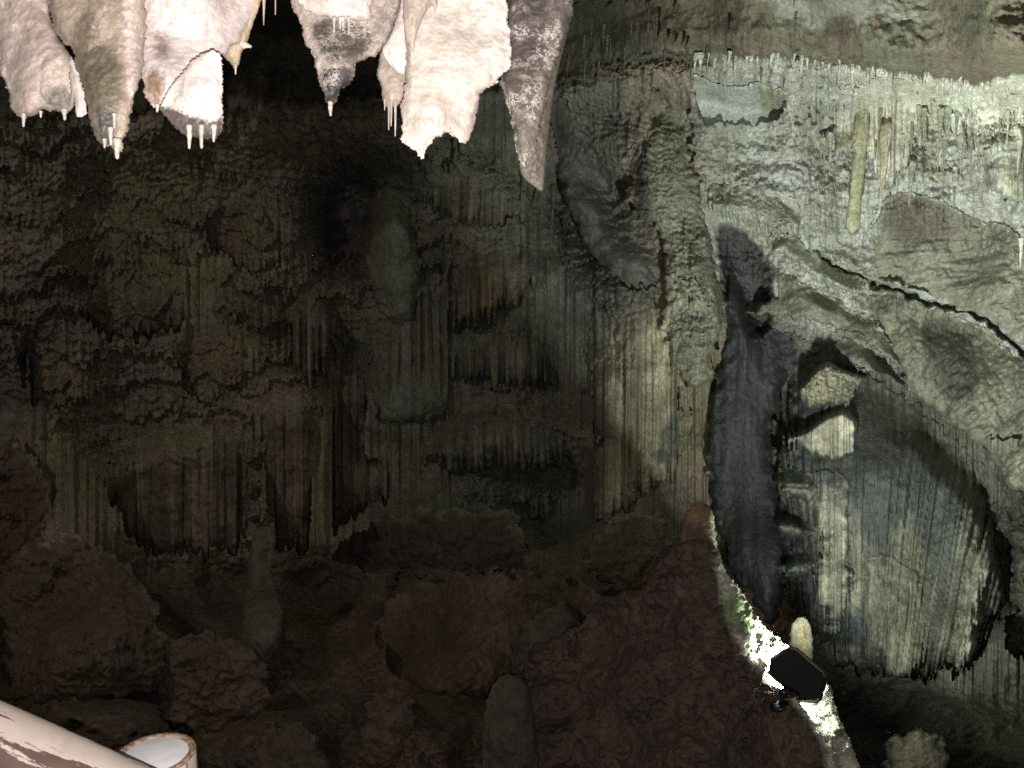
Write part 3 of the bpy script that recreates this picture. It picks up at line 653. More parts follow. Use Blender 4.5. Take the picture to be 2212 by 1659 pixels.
# curtains, domes and bosses of the dim wall
BR1 = (.115, .09, .06); BR2 = (.08, .075, .055); GG1 = (.085, .095, .07); GG2 = (.055, .062, .055)
dim = [
 ('flowstone_curtain', [(536, 830), (580, 800), (650, 800), (690, 850), (688, 1000), (684, 1180), (640, 1215), (560, 1180), (545, 1000)], 10.2, 'pipes', dict(a=.22, w=.15), (.15, .115, .085), (.085, .07, .05), 40, .5, spikes(20, 16, 2), 'row of long brown stone columns right of the tiered left wall'),
 ('flowstone_curtain', [(240, 960), (330, 930), (420, 900), (540, 890), (550, 1010), (545, 1200), (430, 1230), (300, 1220), (250, 1150), (180, 1050)], 10.0, 'pipes', dict(a=.17, w=.11), (.12, .095, .065), (.075, .065, .048), 40, .5, spikes(45, 16, 3), 'wide ragged curtain with a spiky hem low on the left wall'),
 ('flowstone_boss', [(790, 400), (840, 370), (895, 400), (905, 520), (910, 650), (880, 700), (820, 690), (785, 560)], 11.3, 'smooth', dict(a=.12), GG1, (.10, .10, .06), 60, .6, crumble(6, 20, 3), 'tall rounded greenish boss between the dark hollow and middle curtains'),
 ('flowstone_dome', [(600, 640), (640, 585), (690, 590), (725, 640), (735, 720), (700, 800), (690, 860), (640, 850), (610, 760)], 10.6, 'pipes', dict(a=.12, w=.09), (.09, .085, .065), (.07, .065, .05), 45, .7, spikes(26, 14, 5), 'smooth dark dome with drips under it above the long brown columns'),
 ('flowstone_boss', [(800, 830), (860, 800), (920, 770), (960, 800), (975, 880), (930, 920), (850, 930), (800, 900)], 11.3, 'smooth', dict(a=.14), GG1, GG2, 50, .8, crumble(6, 20, 6), 'squat grey green boss left of centre beneath the fluted ribs'),
 ('flowstone_curtain', [(890, 400), (960, 350), (1050, 360), (1110, 400), (1180, 420), (1190, 480), (1120, 500), (1050, 505), (960, 495), (900, 470)], 11.6, 'pipes', dict(a=.16, w=.09), GG1, BR1, 30, .7, spikes(50, 15, 7), 'topmost curtain in the middle wall behind the tip of the brown blade'),
 ('flowstone_curtain', [(970, 560), (1010, 520), (1080, 520), (1180, 540), (1190, 600), (1140, 650), (1060, 720), (1000, 730), (960, 720), (950, 620)], 11.4, 'pipes', dict(a=.17, w=.09), (.13, .105, .07), (.075, .075, .055), 28, .7, spikes(45, 13, 8), 'second curtain of brown ribs in the middle wall'),
 ('flowstone_curtain', [(950, 740), (1000, 730), (1080, 700), (1180, 730), (1210, 800), (1180, 860), (1100, 850), (1020, 850), (960, 830)], 11.6, 'pipes', dict(a=.17, w=.085), (.10, .09, .065), GG2, 28, .7, spikes(45, 13, 9), 'third curtain of brown ribs in the middle wall'),
 ('flowstone_curtain', [(900, 930), (960, 870), (1060, 850), (1150, 880), (1230, 920), (1220, 1020), (1120, 1030), (1010, 1040), (930, 1020), (890, 1000)], 11.0, 'pipes', dict(a=.17, w=.085), (.10, .095, .07), GG2, 45, .8, spikes(50, 14, 10), 'lowest curtain in the middle wall just above the flat topped block'),
 ('flowstone_boss', [(700, 740), (760, 690), (800, 720), (800, 800), (830, 860), (800, 950), (860, 1000), (880, 1080), (800, 1120), (700, 1180), (690, 1050), (700, 900)], 11.6, 'pipes', dict(a=.16, w=.12), (.10, .08, .06), (.06, .055, .045), 45, .7, crumble(8, 22, 3), 'brown fluted buttress right of the long brown columns'),
 ('flowstone_shelf', [(160, 640), (240, 560), (330, 560), (420, 600), (430, 690), (380, 740), (280, 750), (180, 730)], 10.1, 'tier', dict(a=.2, H=.35, w=.09), BR1, BR2, 40, .5, spikes(24, 13, 4), 'brown tiered shelf in the middle of the left wall'),
 ('flowstone_shelf', [(440, 420), (520, 370), (600, 390), (640, 480), (640, 580), (580, 600), (480, 590), (430, 520)], 10.5, 'tier', dict(a=.2, H=.26, w=.08), (.12, .115, .07), BR1, 40, .5, spikes(20, 12, 4), 'olive tiered shelf high in the left wall'),
 ('flowstone_shelf', [(20, 700), (90, 660), (190, 740), (230, 850), (150, 900), (50, 880)], 9.2, 'tier', dict(a=.2, H=.3, w=.08), BR1, BR2, 40, .6, spikes(20, 12, 4), 'brown tiered shelf at the far left of the wall'),
 ('flowstone_shelf', [(380, 700), (470, 650), (560, 680), (580, 780), (520, 880), (420, 890), (370, 800)], 10.3, 'tier', dict(a=.2, H=.32, w=.08), (.12, .115, .07), BR1, 40, .5, spikes(24, 12, 4), 'olive tiered shelf just left of the smooth dark dome'),
 ('hanging_drapery', [(480, 60), (560, 110), (650, 130), (640, 230), (590, 250), (556, 306), (530, 260), (470, 240), (440, 160)], 8.6, 'flute', dict(a=.12, w=.12), (.10, .085, .06), (.06, .055, .045), 30, .4, spikes(20, 22, 4), 'dim drapery with a pointed tip hanging behind the near stalactites'),
]
for i, (nm, pl, d, kd, pr, a1, a2, R, T, fr, lb) in enumerate(dim):
    pr = dict(pr); pr['a'] *= 1.0; a1 = tuple(2.2 * q for q in a1); a2 = tuple(1.6 * q for q in a2)
    T *= .5
    F(nm, pl, [(pl[0][0], pl[0][1], d)], kd, pr, a1, a2, R=R, T=T, fringe=fr if kd != 'pipes' else crumble(3, 12, 4), hem=30 if kd == 'pipes' else 0, seed=60 + i * 3, label=lb, cat='flowstone', streak=.9, dd=.35)

#==FLOOR==
G = M_GROUND
rocks = [
 ('flat_topped_block', [(700, 1215), (740, 1160), (800, 1120), (870, 1108), (960, 1100), (1060, 1102), (1118, 1104), (1132, 1150), (1142, 1190), (1120, 1240), (980, 1250), (800, 1250)], [(700, 1200, 10.3), (1000, 1150, 9.8), (1100, 1200, 9.6)], .12, (.060, .052, .042), (.085, .066, .05), 'broad dark flat topped block lying in front of the middle wall', 'boulder'),
 ('rock', [(1255, 1230), (1275, 1180), (1310, 1130), (1350, 1108), (1440, 1112), (1450, 1160), (1446, 1200), (1400, 1240), (1380, 1275), (1300, 1270)], [(1350, 1180, 9.3)], .12, (.13, .105, .075), (.10, .085, .06), 'angular brown rock under the yellow curtain', 'rock'),
 ('orange_mound', [(820, 1300), (900, 1262), (1000, 1250), (1090, 1238), (1170, 1240), (1250, 1258), (1300, 1285), (1328, 1320), (1300, 1345), (1260, 1330), (1250, 1420), (1200, 1500), (1000, 1520), (850, 1480), (800, 1380)], [(900, 1300, 8.8), (1200, 1290, 8.4), (1000, 1480, 7.2), (1250, 1450, 7.2)], .12, (.14, .10, .062), (.085, .065, .05), 'low orange mound with a curved rim in the middle of the floor', 'rock'),
 ('rounded_rock', [(1110, 1420), (1130, 1350), (1180, 1310), (1235, 1300), (1258, 1340), (1256, 1420), (1220, 1490), (1150, 1500)], [(1190, 1400, 6.9)], .06, (.095, .088, .068), (.075, .075, .058), 'smooth grey rounded rock at the right end of the orange mound', 'rock'),
 ('left_outcrop', [(-420, 900), (0, 938), (60, 960), (110, 1030), (112, 1120), (80, 1200), (-420, 1400)], [(-200, 1100, 6.8), (60, 1050, 8.0)], .2, (.125, .082, .06), (.08, .06, .048), 'reddish rock outcrop at the left edge below the tiered wall', 'rock'),
 ('large_boulder', [(-100, 1400), (0, 1230), (60, 1170), (150, 1150), (230, 1180), (300, 1250), (345, 1330), (360, 1420), (330, 1500), (-100, 1560)], [(100, 1250, 6.9), (200, 1450, 5.6)], .18, (.105, .075, .05), (.08, .06, .045), 'large rounded brown boulder at the left above the railing', 'boulder'),
 ('boulder', [(340, 1400), (400, 1365), (480, 1370), (560, 1400), (590, 1480), (560, 1560), (440, 1600), (340, 1580)], [(450, 1450, 5.9)], .14, (.12, .08, .055), (.08, .06, .045), 'lumpy reddish boulder right of the large left boulder', 'boulder'),
 ('boulder', [(530, 1640), (560, 1580), (620, 1560), (680, 1580), (710, 1640), (700, 1760), (530, 1760)], [(620, 1640, 4.7)], .05, (.11, .08, .06), (.085, .065, .05), 'rounded reddish boulder at the bottom edge right of the white post', 'boulder'),
 ('boulder', [(780, 1560), (810, 1480), (870, 1470), (900, 1530), (890, 1620), (840, 1680), (780, 1660)], [(840, 1570, 5.4)], .1, (.09, .07, .055), (.12, .08, .055), 'small rough boulder in the bottom middle of the floor', 'boulder'),
 ('cracked_boulder', [(1900, 1659), (1925, 1600), (1965, 1565), (2010, 1572), (2040, 1610), (2050, 1680), (2040, 1800), (1900, 1800)], [(1980, 1620, 5.6)], .08, (.22, .20, .15), (.13, .12, .09), 'round cracked pale boulder at the bottom right beyond the floodlight', 'boulder'),
]
for i, (nm, pl, dp, am, a1, a2, lb, ct) in enumerate(rocks):
    if 'cracked' not in nm: a1 = tuple(1.1 * q for q in a1); a2 = tuple(.95 * q for q in a2); am *= .85
    F(nm, pl, dp, 'knob', dict(a=am, s=2.6), a1, a2, tb=0, rag=16, dd=.38 if ct == 'boulder' and 'cracked' not in nm else .25, R=80, T=.14, back=1.5, seed=120 + i * 3, mat=G, fringe=crumble(5, 24, i), label=lb, cat=ct, streak=.1, cfx=2.)
solid('stalagmite', [(520, 1400), (524, 1330), (532, 1270), (536, 1230), (540, 1190), (545, 1150), (562, 1134), (585, 1138), (596, 1160), (594, 1195), (584, 1225), (590, 1260), (606, 1300), (612, 1340), (604, 1400), (580, 1440), (540, 1440)],
      [(570, 1200, 8.2), (570, 1400, 7.2)], (.13, .115, .085), (.10, .085, .06), seed=150, step=2.5, knob=.05, ks=3, cap=200, mat=G, cfx=2, fringe=crumble(3, 18, 2),
      label='bulbous pinched stalagmite standing in the dim left of the floor', cat='stalagmite')
solid('stalagmite', [(1040, 1700), (1042, 1560), (1055, 1490), (1085, 1455), (1125, 1460), (1150, 1500), (1160, 1600), (1170, 1700)],
      [(1100, 1550, 5.2)], (.10, .08, .065), (.075, .06, .05), seed=151, step=2.5, knob=.04, ks=4, cap=200, mat=G, cfx=2, fringe=crumble(3, 18, 2),
      label='thick grey stalagmite stump at the bottom centre of the photo', cat='stalagmite')
solid('stalagmite', [(1700, 1440), (1705, 1390), (1708, 1355), (1718, 1336), (1734, 1331), (1748, 1342), (1755, 1370), (1757, 1440)],
      [(1730, 1400, 6.6)], (.15, .14, .10), (.11, .10, .065), seed=152, step=2, knob=.02, ks=10, cap=200, cfx=12, mat=M_WALL, fringe=crumble(1.5, 10, 2), stains=[([(1720, 1350), (1745, 1350), (1748, 1440), (1728, 1440)], (.16, .13, .06), 8)],
      label='smooth pale finger shaped stalagmite just behind the floodlight', cat='stalagmite')

#==CHAMBER MESHES==
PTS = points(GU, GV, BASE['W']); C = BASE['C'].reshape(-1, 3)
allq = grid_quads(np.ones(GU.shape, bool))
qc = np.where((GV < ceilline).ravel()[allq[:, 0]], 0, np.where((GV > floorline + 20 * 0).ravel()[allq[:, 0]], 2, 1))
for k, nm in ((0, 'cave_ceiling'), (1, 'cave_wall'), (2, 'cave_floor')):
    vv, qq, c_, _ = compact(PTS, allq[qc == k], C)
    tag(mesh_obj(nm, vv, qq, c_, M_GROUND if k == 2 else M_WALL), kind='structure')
del PTS, allq


# the ridge that carries the floodlight
near_poly = chaikin([(1180, 1400), (1260, 1330), (1350, 1270), (1420, 1215), (1475, 1170), (1520, 1160), (1545, 1180), (1562, 1250), (1588, 1322), (1616, 1382), (1652, 1430), (1684, 1474), (1712, 1508), (1745, 1545), (1775, 1590), (1800, 1645), (1812, 1700), (1820, 2000), (1000, 2000), (1080, 1620)], 1)
def ridge_extra(U, V):
    s = sdf(near_poly, U, V) + 4 * noise(U / 18, V / 18, 3)
    x = U / 28; z = V / 28
    lit = sstep(2, -10, s)
    return np.where(s < 0, -s * np.where(V < 1400, .0035, np.where(V < 1480, .005, .0016)) + .19 * sstep(0, 16, -s) * sstep(1470, 1530, V), 0) * sstep(1180, 1300, V) - lit * (.03 * billow(x, z, 6, 3) + .05 * fbm(x * .4, z * .4, 9, 2)) - .02 * billow(U / 60, V / 60, 12, 4)
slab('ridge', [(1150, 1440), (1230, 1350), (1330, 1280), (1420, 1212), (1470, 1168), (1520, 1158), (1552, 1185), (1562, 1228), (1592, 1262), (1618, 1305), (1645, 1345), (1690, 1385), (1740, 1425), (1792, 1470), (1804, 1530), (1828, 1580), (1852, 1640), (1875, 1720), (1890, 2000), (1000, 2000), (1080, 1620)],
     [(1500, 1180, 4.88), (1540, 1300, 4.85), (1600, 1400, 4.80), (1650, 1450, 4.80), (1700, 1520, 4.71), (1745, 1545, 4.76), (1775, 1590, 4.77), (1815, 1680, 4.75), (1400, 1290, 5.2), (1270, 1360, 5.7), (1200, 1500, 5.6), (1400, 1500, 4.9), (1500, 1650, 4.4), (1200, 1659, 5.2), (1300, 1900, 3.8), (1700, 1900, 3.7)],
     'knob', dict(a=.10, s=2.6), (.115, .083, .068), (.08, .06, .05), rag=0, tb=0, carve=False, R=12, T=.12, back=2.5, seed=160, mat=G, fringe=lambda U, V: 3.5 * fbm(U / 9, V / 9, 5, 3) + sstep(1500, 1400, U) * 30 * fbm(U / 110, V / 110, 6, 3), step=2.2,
     stains=[([(1540, 1200), (1600, 1260), (1720, 1400), (1800, 1480), (1880, 1660), (1880, 2000), (1806, 2000), (1790, 1640), (1740, 1550), (1690, 1500), (1600, 1408), (1566, 1320)], (.55, .54, .45), 9),  # lamplight on the crest strip, painted as paler rock
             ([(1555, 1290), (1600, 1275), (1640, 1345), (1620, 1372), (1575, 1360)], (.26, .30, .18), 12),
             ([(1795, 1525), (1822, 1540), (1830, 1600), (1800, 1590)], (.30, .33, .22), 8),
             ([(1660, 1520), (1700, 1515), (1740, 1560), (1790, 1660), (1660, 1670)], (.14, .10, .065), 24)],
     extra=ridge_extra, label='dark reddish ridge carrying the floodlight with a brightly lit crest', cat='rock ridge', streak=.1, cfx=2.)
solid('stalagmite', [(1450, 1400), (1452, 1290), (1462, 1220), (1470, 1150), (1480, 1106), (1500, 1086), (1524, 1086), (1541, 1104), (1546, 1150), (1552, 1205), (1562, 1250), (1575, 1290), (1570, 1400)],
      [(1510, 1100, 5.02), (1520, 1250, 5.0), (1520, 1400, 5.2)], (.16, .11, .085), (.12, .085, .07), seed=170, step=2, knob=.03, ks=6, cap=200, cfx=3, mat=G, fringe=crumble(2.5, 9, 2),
      stains=[([(1480, 1085), (1545, 1085), (1540, 1130), (1480, 1130)], (.20, .125, .08), 8), ([(1532, 1092), (1560, 1100), (1600, 1300), (1556, 1290), (1542, 1200)], (.5, .48, .38), 4)],  # second patch: lamp-lit right edge painted pale into the colour
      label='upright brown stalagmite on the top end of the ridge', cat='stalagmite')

#==SMALL STALACTITES==
def tite(u, v0, v1, wpx, d, col, label, seed, u1=None, blunt=False, group=None, parent=None, name='stalactite', r1f=.12):
    if d < 2.5: d = d * NS
    k = d / FPX
    return spine(name, P(u, v0, d + (.3 if d > 9.05 else 0)), P(u if u1 is None else u1, v1, d), wpx * k / 2, wpx * k / 2 * r1f, col, seed, M_WALL if d > 4 else M_NEAR, blunt=blunt,
                 label=label, cat='stalactite' if label else None, group=group, parent=parent)
tite(1866, 215, 503, 31, 9.75, (.38, .37, .24), 'long yellow blunt ended stalactite hanging from the creamy drapery', 1, 1842, blunt=True, r1f=.85)
tite(1916, 270, 460, 26, 9.5, (.50, .47, .33), 'long cream pointed stalactite right of the yellow one', 2, 1899)
tite(1972, 350, 446, 15, 9.5, (.46, .45, .36), 'small white pointed stalactite at the foot of the creamy drapery', 3, 1963)
tite(2062, 405, 460, 8, 9.3, (.46, .45, .38), 'thin white spike at the toothed hem of the grey and cream drapery', 4, 2060)
tite(2046, 235, 300, 15, 9.3, (.5, .5, .42), 'middle of three bright stalactites under the bright ceiling edge', 5, 2043)
tite(2034, 240, 314, 17, 9.35, (.5, .48, .34), 'left and longest of three bright stalactites under the bright ceiling edge', 6, 2029)
tite(2068, 240, 298, 11, 9.3, (.52, .52, .45), 'right and thinnest of three bright stalactites under the bright ceiling edge', 7, 2065)
tite(1740, 120, 200, 22, 9.3, (.5, .54, .48), 'broad white stalactite at the ceiling lip above the dark pitted spots', 8, 1733)
tite(1699, 142, 191, 13, 9.3, (.36, .37, .30), 'short grey stalactite left of the broad white one', 9, 1692)
tite(1655, 118, 174, 12, 9.4, (.42, .42, .34), 'slim white stalactite at the lip left of the short grey one', 10, 1642)
tite(1815, 130, 188, 11, 9.2, (.52, .54, .5), 'slim bright stalactite at the lip right of the broad white one', 11, 1806)
tite(2206, 515, 580, 11, 8.8, (.5, .5, .42), 'white spike at the right edge over the smooth brown slab', 12, 2204)
tite(1720, 25, 112, 8, 7.6, (.16, .14, .11), 'long thin grey stalactite high on the ceiling near the top edge', 13, 1716)
tite(1174 + 22, 400, 520, 14, 10.9, (.11, .10, .08), 'slim dim stalagmite like spike right of the brown blade tip', 14, 1190)
rs = random.Random(4)
gl = 'small dark stalactite hanging from the ceiling lip against the bright wall'
ORD = ['leftmost', 'second from left', 'third from left', 'fourth from left', 'fifth from left', 'sixth from left', 'rightmost']
for i, (u, v0, v1) in enumerate([(1528, 95, 158), (1585, 100, 158), (1849, 100, 148), (1892, 132, 172), (1930, 140, 186), (1993, 155, 186), (2095, 150, 180)]):
    tite(u, v0, v1, 7, 8.0, (.12, .105, .08), ORD[i] + ' of the seven small dark stalactites hanging against the bright wall', 20 + i, u + rs.uniform(-2, 1), group='small dark stalactites along the ceiling lip')
gl = 'tiny pale stalactite in the fringe under the right hand ceiling lip'
for i in range(46):
    u = 1500 + i * 15.5 + rs.uniform(-5, 5)
    v = float(np.interp(u, [1500, 1700, 1900, 2000, 2100, 2212], [128, 118, 148, 160, 176, 152]))
    c = rs.uniform(.8, 1.15)
    tite(u, v - 12, v + rs.uniform(12, 30) * rs.choice([1, 1, 1.9]), rs.uniform(8, 17), rs.uniform(8.5, 9.0) - .0006 * (u - 1500), (.50 * c, .50 * c, .40 * c), gl, 40 + i, u - rs.uniform(0, 4), group='tiny stalactites fringing the ceiling lip')
gl = 'slim cream stalactite in the row on the bright right hand wall below the lip'
for i in range(30):
    u = 1770 + i * 15 + rs.uniform(-6, 6); v = rs.choice([200, 235, 265, 300, 330]) + rs.uniform(-12, 12); c = rs.uniform(.85, 1.15)
    d_ = float(np.interp(u, [1770, 2212], [9.95, 8.95]))
    tite(u, v - 30, v + rs.uniform(15, 55), rs.uniform(7, 15), d_, (.48 * c, .47 * c, .37 * c), gl, 300 + i, u - rs.uniform(0, 4), group='slim stalactites on the bright right hand wall')
gl = 'tiny dim stalactite on the brown ceiling between near stalactites and shaggy column'
for i in range(30):
    u = 1215 + rs.uniform(0, 300); v = rs.uniform(10, 150)
    tite(u, v - 10, v + rs.uniform(20, 50), rs.uniform(5, 9), 8.55 + .0 * i, (.12, .095, .07), gl, 100 + i, u - 1, group='tiny stalactites on the dim ceiling')

#==NEAR STALACTITES==
WH = (.78, .68, .64); WH2 = (.47, .385, .34); TAN = (.34, .275, .21); GR = (.30, .255, .225); DKG = (.20, .17, .155); BLK = (.10, .09, .085)
cr = both(crumble(2.2, 5, 3), crumble(5, 24, 9))
def drip(u, v0, v1, w_, d, parent, col=(.62, .55, .5), seed=0, nm='drip_tip'):
    d = d * NS; k = d / FPX
    return spine(nm, P(u, v0, d), P(u, v1, d), w_ * k / 2, w_ * k * .2, col, seed, M_NEAR, parent, nseg=10, nr=10, wob=.1)
s1 = solid('stalactite', [(-90, -430), (-60, -100), (-30, 60), (-2, 145), (8, 180), (20, 215), (28, 245), (44, 254), (84, 247), (96, 238), (128, 241), (157, 241), (166, 225), (172, 190), (172, 160), (160, 130), (130, 90), (110, 40), (100, -100), (110, -430)],
           [(0, 0, 1.78), (100, 200, 1.74)], WH2, (.55, .44, .38), seed=200, kz=.8, cap=70, fringe=cr, knob=.004, ks=26, bias=-.1,
           stains=[([(85, 190), (150, 185), (165, 235), (100, 240)], (.22, .185, .16), 12), ([(90, -100), (200, -100), (160, 110), (120, 80)], (.27, .215, .17), 16)],
           label='blunt pinkish stalactite with a flat ragged bottom, leftmost of the near cluster', cat='stalactite')
drip(51, 246, 273, 11, 1.70, s1, seed=1); drip(88, 240, 253, 8, 1.70, s1, seed=2); drip(139, 236, 258, 13, 1.70, s1, seed=3)
solid('rib', [(148, 120), (160, 125), (174, 160), (184, 200), (191, 230), (188, 252), (160, 253), (157, 215), (150, 180)], 1.68, WH, WH2, seed=201, kz=.6, fringe=cr, knob=.003, ks=30, parent=s1)
s2 = solid('stalactite', [(96, -430), (98, 0), (120, 78), (163, 111), (158, 137), (172, 163), (184, 210), (188, 247), (203, 291), (219, 314), (230, 318), (238, 312), (246, 329), (260, 330), (266, 312), (277, 277), (284, 233), (291, 204), (303, 186), (310, 150), (316, 60), (320, -430)],
           [(200, 0, 1.70), (240, 300, 1.62)], TAN, (.55, .45, .39), seed=203, kz=.85, cap=75, fringe=cr, knob=.005, ks=22,
           stains=[([(168, 100), (215, 90), (262, 120), (265, 200), (240, 250), (190, 240), (165, 150)], (.17, .14, .10), 16), ([(205, 232), (250, 238), (250, 300), (232, 318), (212, 300)], (.09, .078, .07), 8),
                   ([(180, 20), (215, 40), (210, 100), (165, 120), (160, 70)], (.20, .16, .12), 12), ([(265, -50), (285, -50), (295, 180), (280, 230), (270, 120)], (.62, .5, .46), 8)],
           label='long brown stained pointed stalactite, second from the left of the near cluster', cat='stalactite')
drip(253, 300, 341, 19, 1.56, s2, (.58, .48, .42), 4); drip(226, 300, 319, 11, 1.57, s2, (.45, .38, .33), 5); drip(247, 245, 276, 9, 1.565, s2, (.62, .55, .5), 6)
drip(239, 275, 312, 13, 1.562, s2, (.55, .46, .41), 7)
s3 = solid('stalactite', [(296, -430), (292, 60), (298, 120), (303, 163), (310, 186), (308, 201), (319, 215), (332, 230), (345, 234), (365, 225), (400, 185), (440, 150), (472, 124), (500, 104), (532, 72), (552, 30), (570, -30), (620, -430)],
           [(400, 0, 1.80), (340, 220, 1.70), (550, 0, 1.9)], WH, (.66, .54, .50), seed=206, kz=.7, cap=80, fringe=cr, knob=.005, ks=20, bias=-.15,
           stains=[([(308, 160), (345, 150), (360, 190), (345, 240), (315, 210)], (.36, .26, .19), 12), ([(330, 60), (370, 90), (365, 130), (335, 120)], (.36, .28, .25), 14)],
           label='broad bright pinkish white mass of the near cluster holding the wedge', cat='stalactite')
drip(340, 225, 241, 12, 1.66, s3, (.6, .5, .42), 8)
s3b = solid('stalactite', [(346, 226), (367, 186), (400, 150), (416, 128), (454, 108), (466, 108), (479, 125), (482, 175), (480, 215), (483, 256), (479, 285), (468, 300), (456, 303), (436, 298), (400, 294), (378, 277), (358, 253), (346, 240)],
            [(400, 200, 1.62)], WH, (.68, .58, .52), seed=209, kz=.45, cap=40, fringe=crumble(3, 6, 8), knob=.006, ks=24, bias=-.2,
            stains=[([(345, 226), (380, 236), (410, 250), (455, 264), (484, 250), (484, 310), (400, 310), (345, 250)], (.11, .092, .085), 6)],
            label='white triangular wedge with a dark dripping underside set on the pinkish mass', cat='stalactite')
for i, (u, v) in enumerate([(409, 320), (435, 319), (462, 305)]): drip(u, 270, v, 14, 1.59, s3b, (.6, .52, .44), 9 + i)
s4 = solid('stalactite', [(462, 102), (478, 86), (498, 78), (520, 45), (540, -30), (556, -120), (590, -120), (566, 0), (550, 44), (537, 82), (532, 100), (522, 112), (518, 134), (512, 146), (506, 150), (502, 143), (492, 131), (478, 117)],
           1.88, (.56, .43, .30), (.42, .33, .22), seed=213, kz=.8, fringe=crumble(1.5, 6, 3), knob=.003, ks=30,
           label='small tan stalactite with a sharp tip right of the white wedge', cat='stalactite')
drip(509, 138, 160, 7, 1.86, s4, (.65, .58, .5), 14)
spine('side_spike', P(520, 96, 1.87 * NS), P(541, 100, 1.87 * NS), .009, .003, (.7, .6, .55), 15, M_NEAR, s4, nseg=10, nr=8, wob=.1)
tite(570, -60, 54, 14, 1.95, (.6, .52, .44), 'thin pointed stalactite in the gap between the two bright near masses', 16)
tite(595, -60, 31, 3.5, 1.95, (.55, .48, .42), 'hair thin straw in the gap between the two bright near masses', 17, r1f=.8)
s6 = solid('stalactite', [(612, -430), (626, 0), (633, 25), (650, 58), (657, 89), (674, 113), (682, 135), (684, 162), (691, 187), (702, 211), (709, 232), (717, 234), (726, 222), (729, 206), (742, 187), (760, 178), (768, 152), (765, 144), (782, 132), (818, 117), (828, 107), (842, 84), (858, 40), (872, 8), (885, -430)],
           [(740, 0, 1.95), (715, 220, 1.88)], (.56, .48, .42), (.36, .30, .26), seed=216, mat=M_CRUST, kz=.8, cap=70, fringe=cr, knob=.006, ks=26,
           stains=[([(690, 40), (760, 45), (800, 60), (800, 110), (760, 140), (700, 130), (670, 60)], (.13, .11, .095), 10), ([(686, 150), (760, 140), (765, 180), (728, 215), (715, 240), (695, 200)], (.07, .06, .06), 7)],  # first patch paints the shade in the recess under the ledge
           label='near stalactite with a dark glassy tip, left of the small dripping bulb', cat='stalactite')
drip(714, 220, 249, 13, 1.87, s6, (.62, .54, .46), 18)
solid('ledge', [(636, -430), (640, 0), (655, 16), (675, 30), (715, 38), (760, 43), (795, 48), (806, 20), (815, -430)], 1.86, WH, (.62, .52, .45), seed=217, kz=.5, cap=40, fringe=cr, knob=.004, ks=26, parent=s6)
for i, (u, v) in enumerate([(722, 70), (735, 62), (741, 65), (753, 73)]): drip(u, 36, v, 7, 1.83, s6, (.7, .62, .56), 19 + i, 'straw')
s7 = solid('stalactite', [(830, -200), (840, 80), (822, 110), (817, 140), (812, 168), (824, 182), (825, 216), (837, 236), (855, 232), (876, 218), (884, 165), (884, -200)],
           1.95, (.52, .44, .38), (.42, .34, .28), seed=220, kz=.9, fringe=crumble(1.5, 6, 2), knob=.004, ks=22,
           label='small lumpy brown bulb with hanging straws between two larger near stalactites', cat='stalactite')
for i, (u, v) in enumerate([(831, 238), (840, 280), (845, 272), (854, 294)]): drip(u, 215, v, 7 if i else 5, 1.93, s7, (.55, .48, .42), 24 + i, 'straw')
solid('lobe', [(824, 104), (837, 89), (855, 46), (868, 0), (872, -200), (905, -200), (905, 60), (890, 120), (880, 160), (862, 164), (840, 142), (828, 122)], 1.86, WH, WH2, seed=221, kz=.8, fringe=crumble(1, 8, 2), knob=.003, ks=22, parent=s7)
s9 = solid('stalactite', [(872, -430), (872, 0), (875, 100), (876, 153), (873, 196), (863, 239), (868, 276), (869, 303), (880, 318), (895, 324), (906, 335), (913, 346), (919, 330), (932, 306), (959, 289), (975, 290), (988, 303), (991, 309), (1004, 315), (1009, 311), (1015, 294), (1027, 267), (1033, 227), (1039, 200), (1063, 184), (1085, 163), (1104, 147), (1104, 92), (1098, 31), (1098, -430)],
           [(980, 0, 1.86), (930, 300, 1.76), (1030, 250, 1.82)], (.80, .71, .64), (.60, .50, .43), seed=224, kz=.6, cap=55, fringe=cr, knob=.007, ks=18, bias=-.1,
           label='broad white crusty stalactite with two tips in the near cluster', cat='stalactite')
solid('drapery_fold', [(868, -120), (870, 25), (876, 85), (884, 95), (890, 116), (894, 118), (897, 83), (912, 40), (930, 12), (935, 9), (938, 29), (941, 29), (946, 0), (950, -120)], 1.74, (.46, .38, .32), (.38, .31, .26), seed=225, kz=.5, step=1.5, smooth=1, knob=.002, ks=30, parent=s9)
s11 = solid('stalactite', [(1110, 60), (1114, 300), (1122, 360), (1126, 382), (1150, 401), (1170, 416), (1175, 404), (1181, 330), (1189, 260), (1197, 190), (1222, 90), (1240, 20), (1262, -430), (1180, -430)],
            2.06, (.14, .112, .088), (.10, .08, .065), seed=228, kz=.4, fringe=crumble(1, 8, 3), knob=.002, ks=30, smooth=1,
            label='flat brown blade with a slanted end behind the crusted grey stalactite', cat='stalactite')
s10 = solid('stalactite', [(1088, -430), (1090, 0), (1098, 60), (1102, 100), (1090, 150), (1077, 168), (1088, 202), (1100, 245), (1109, 282), (1115, 331), (1127, 360), (1134, 363), (1152, 340), (1161, 306), (1176, 239), (1183, 196), (1192, 172), (1200, 129), (1210, 116), (1223, 77), (1235, 31), (1243, 0), (1262, -430)],
            [(1160, 0, 1.98), (1130, 330, 1.88)], (.19, .158, .135), (.13, .11, .095), seed=230, mat=M_CRUST, kz=.85, cap=60, fringe=cr, knob=.006, ks=26,
            stains=[([(1108, -300), (1170, -300), (1185, 60), (1185, 120), (1150, 160), (1115, 150)], (.11, .09, .085), 10), ([(1076, 160), (1086, 170), (1112, 280), (1122, 362), (1108, 300)], (.66, .58, .52), 4)],
            label='grey stalactite crusted with white crystal veins, rightmost of the near cluster', cat='stalactite')

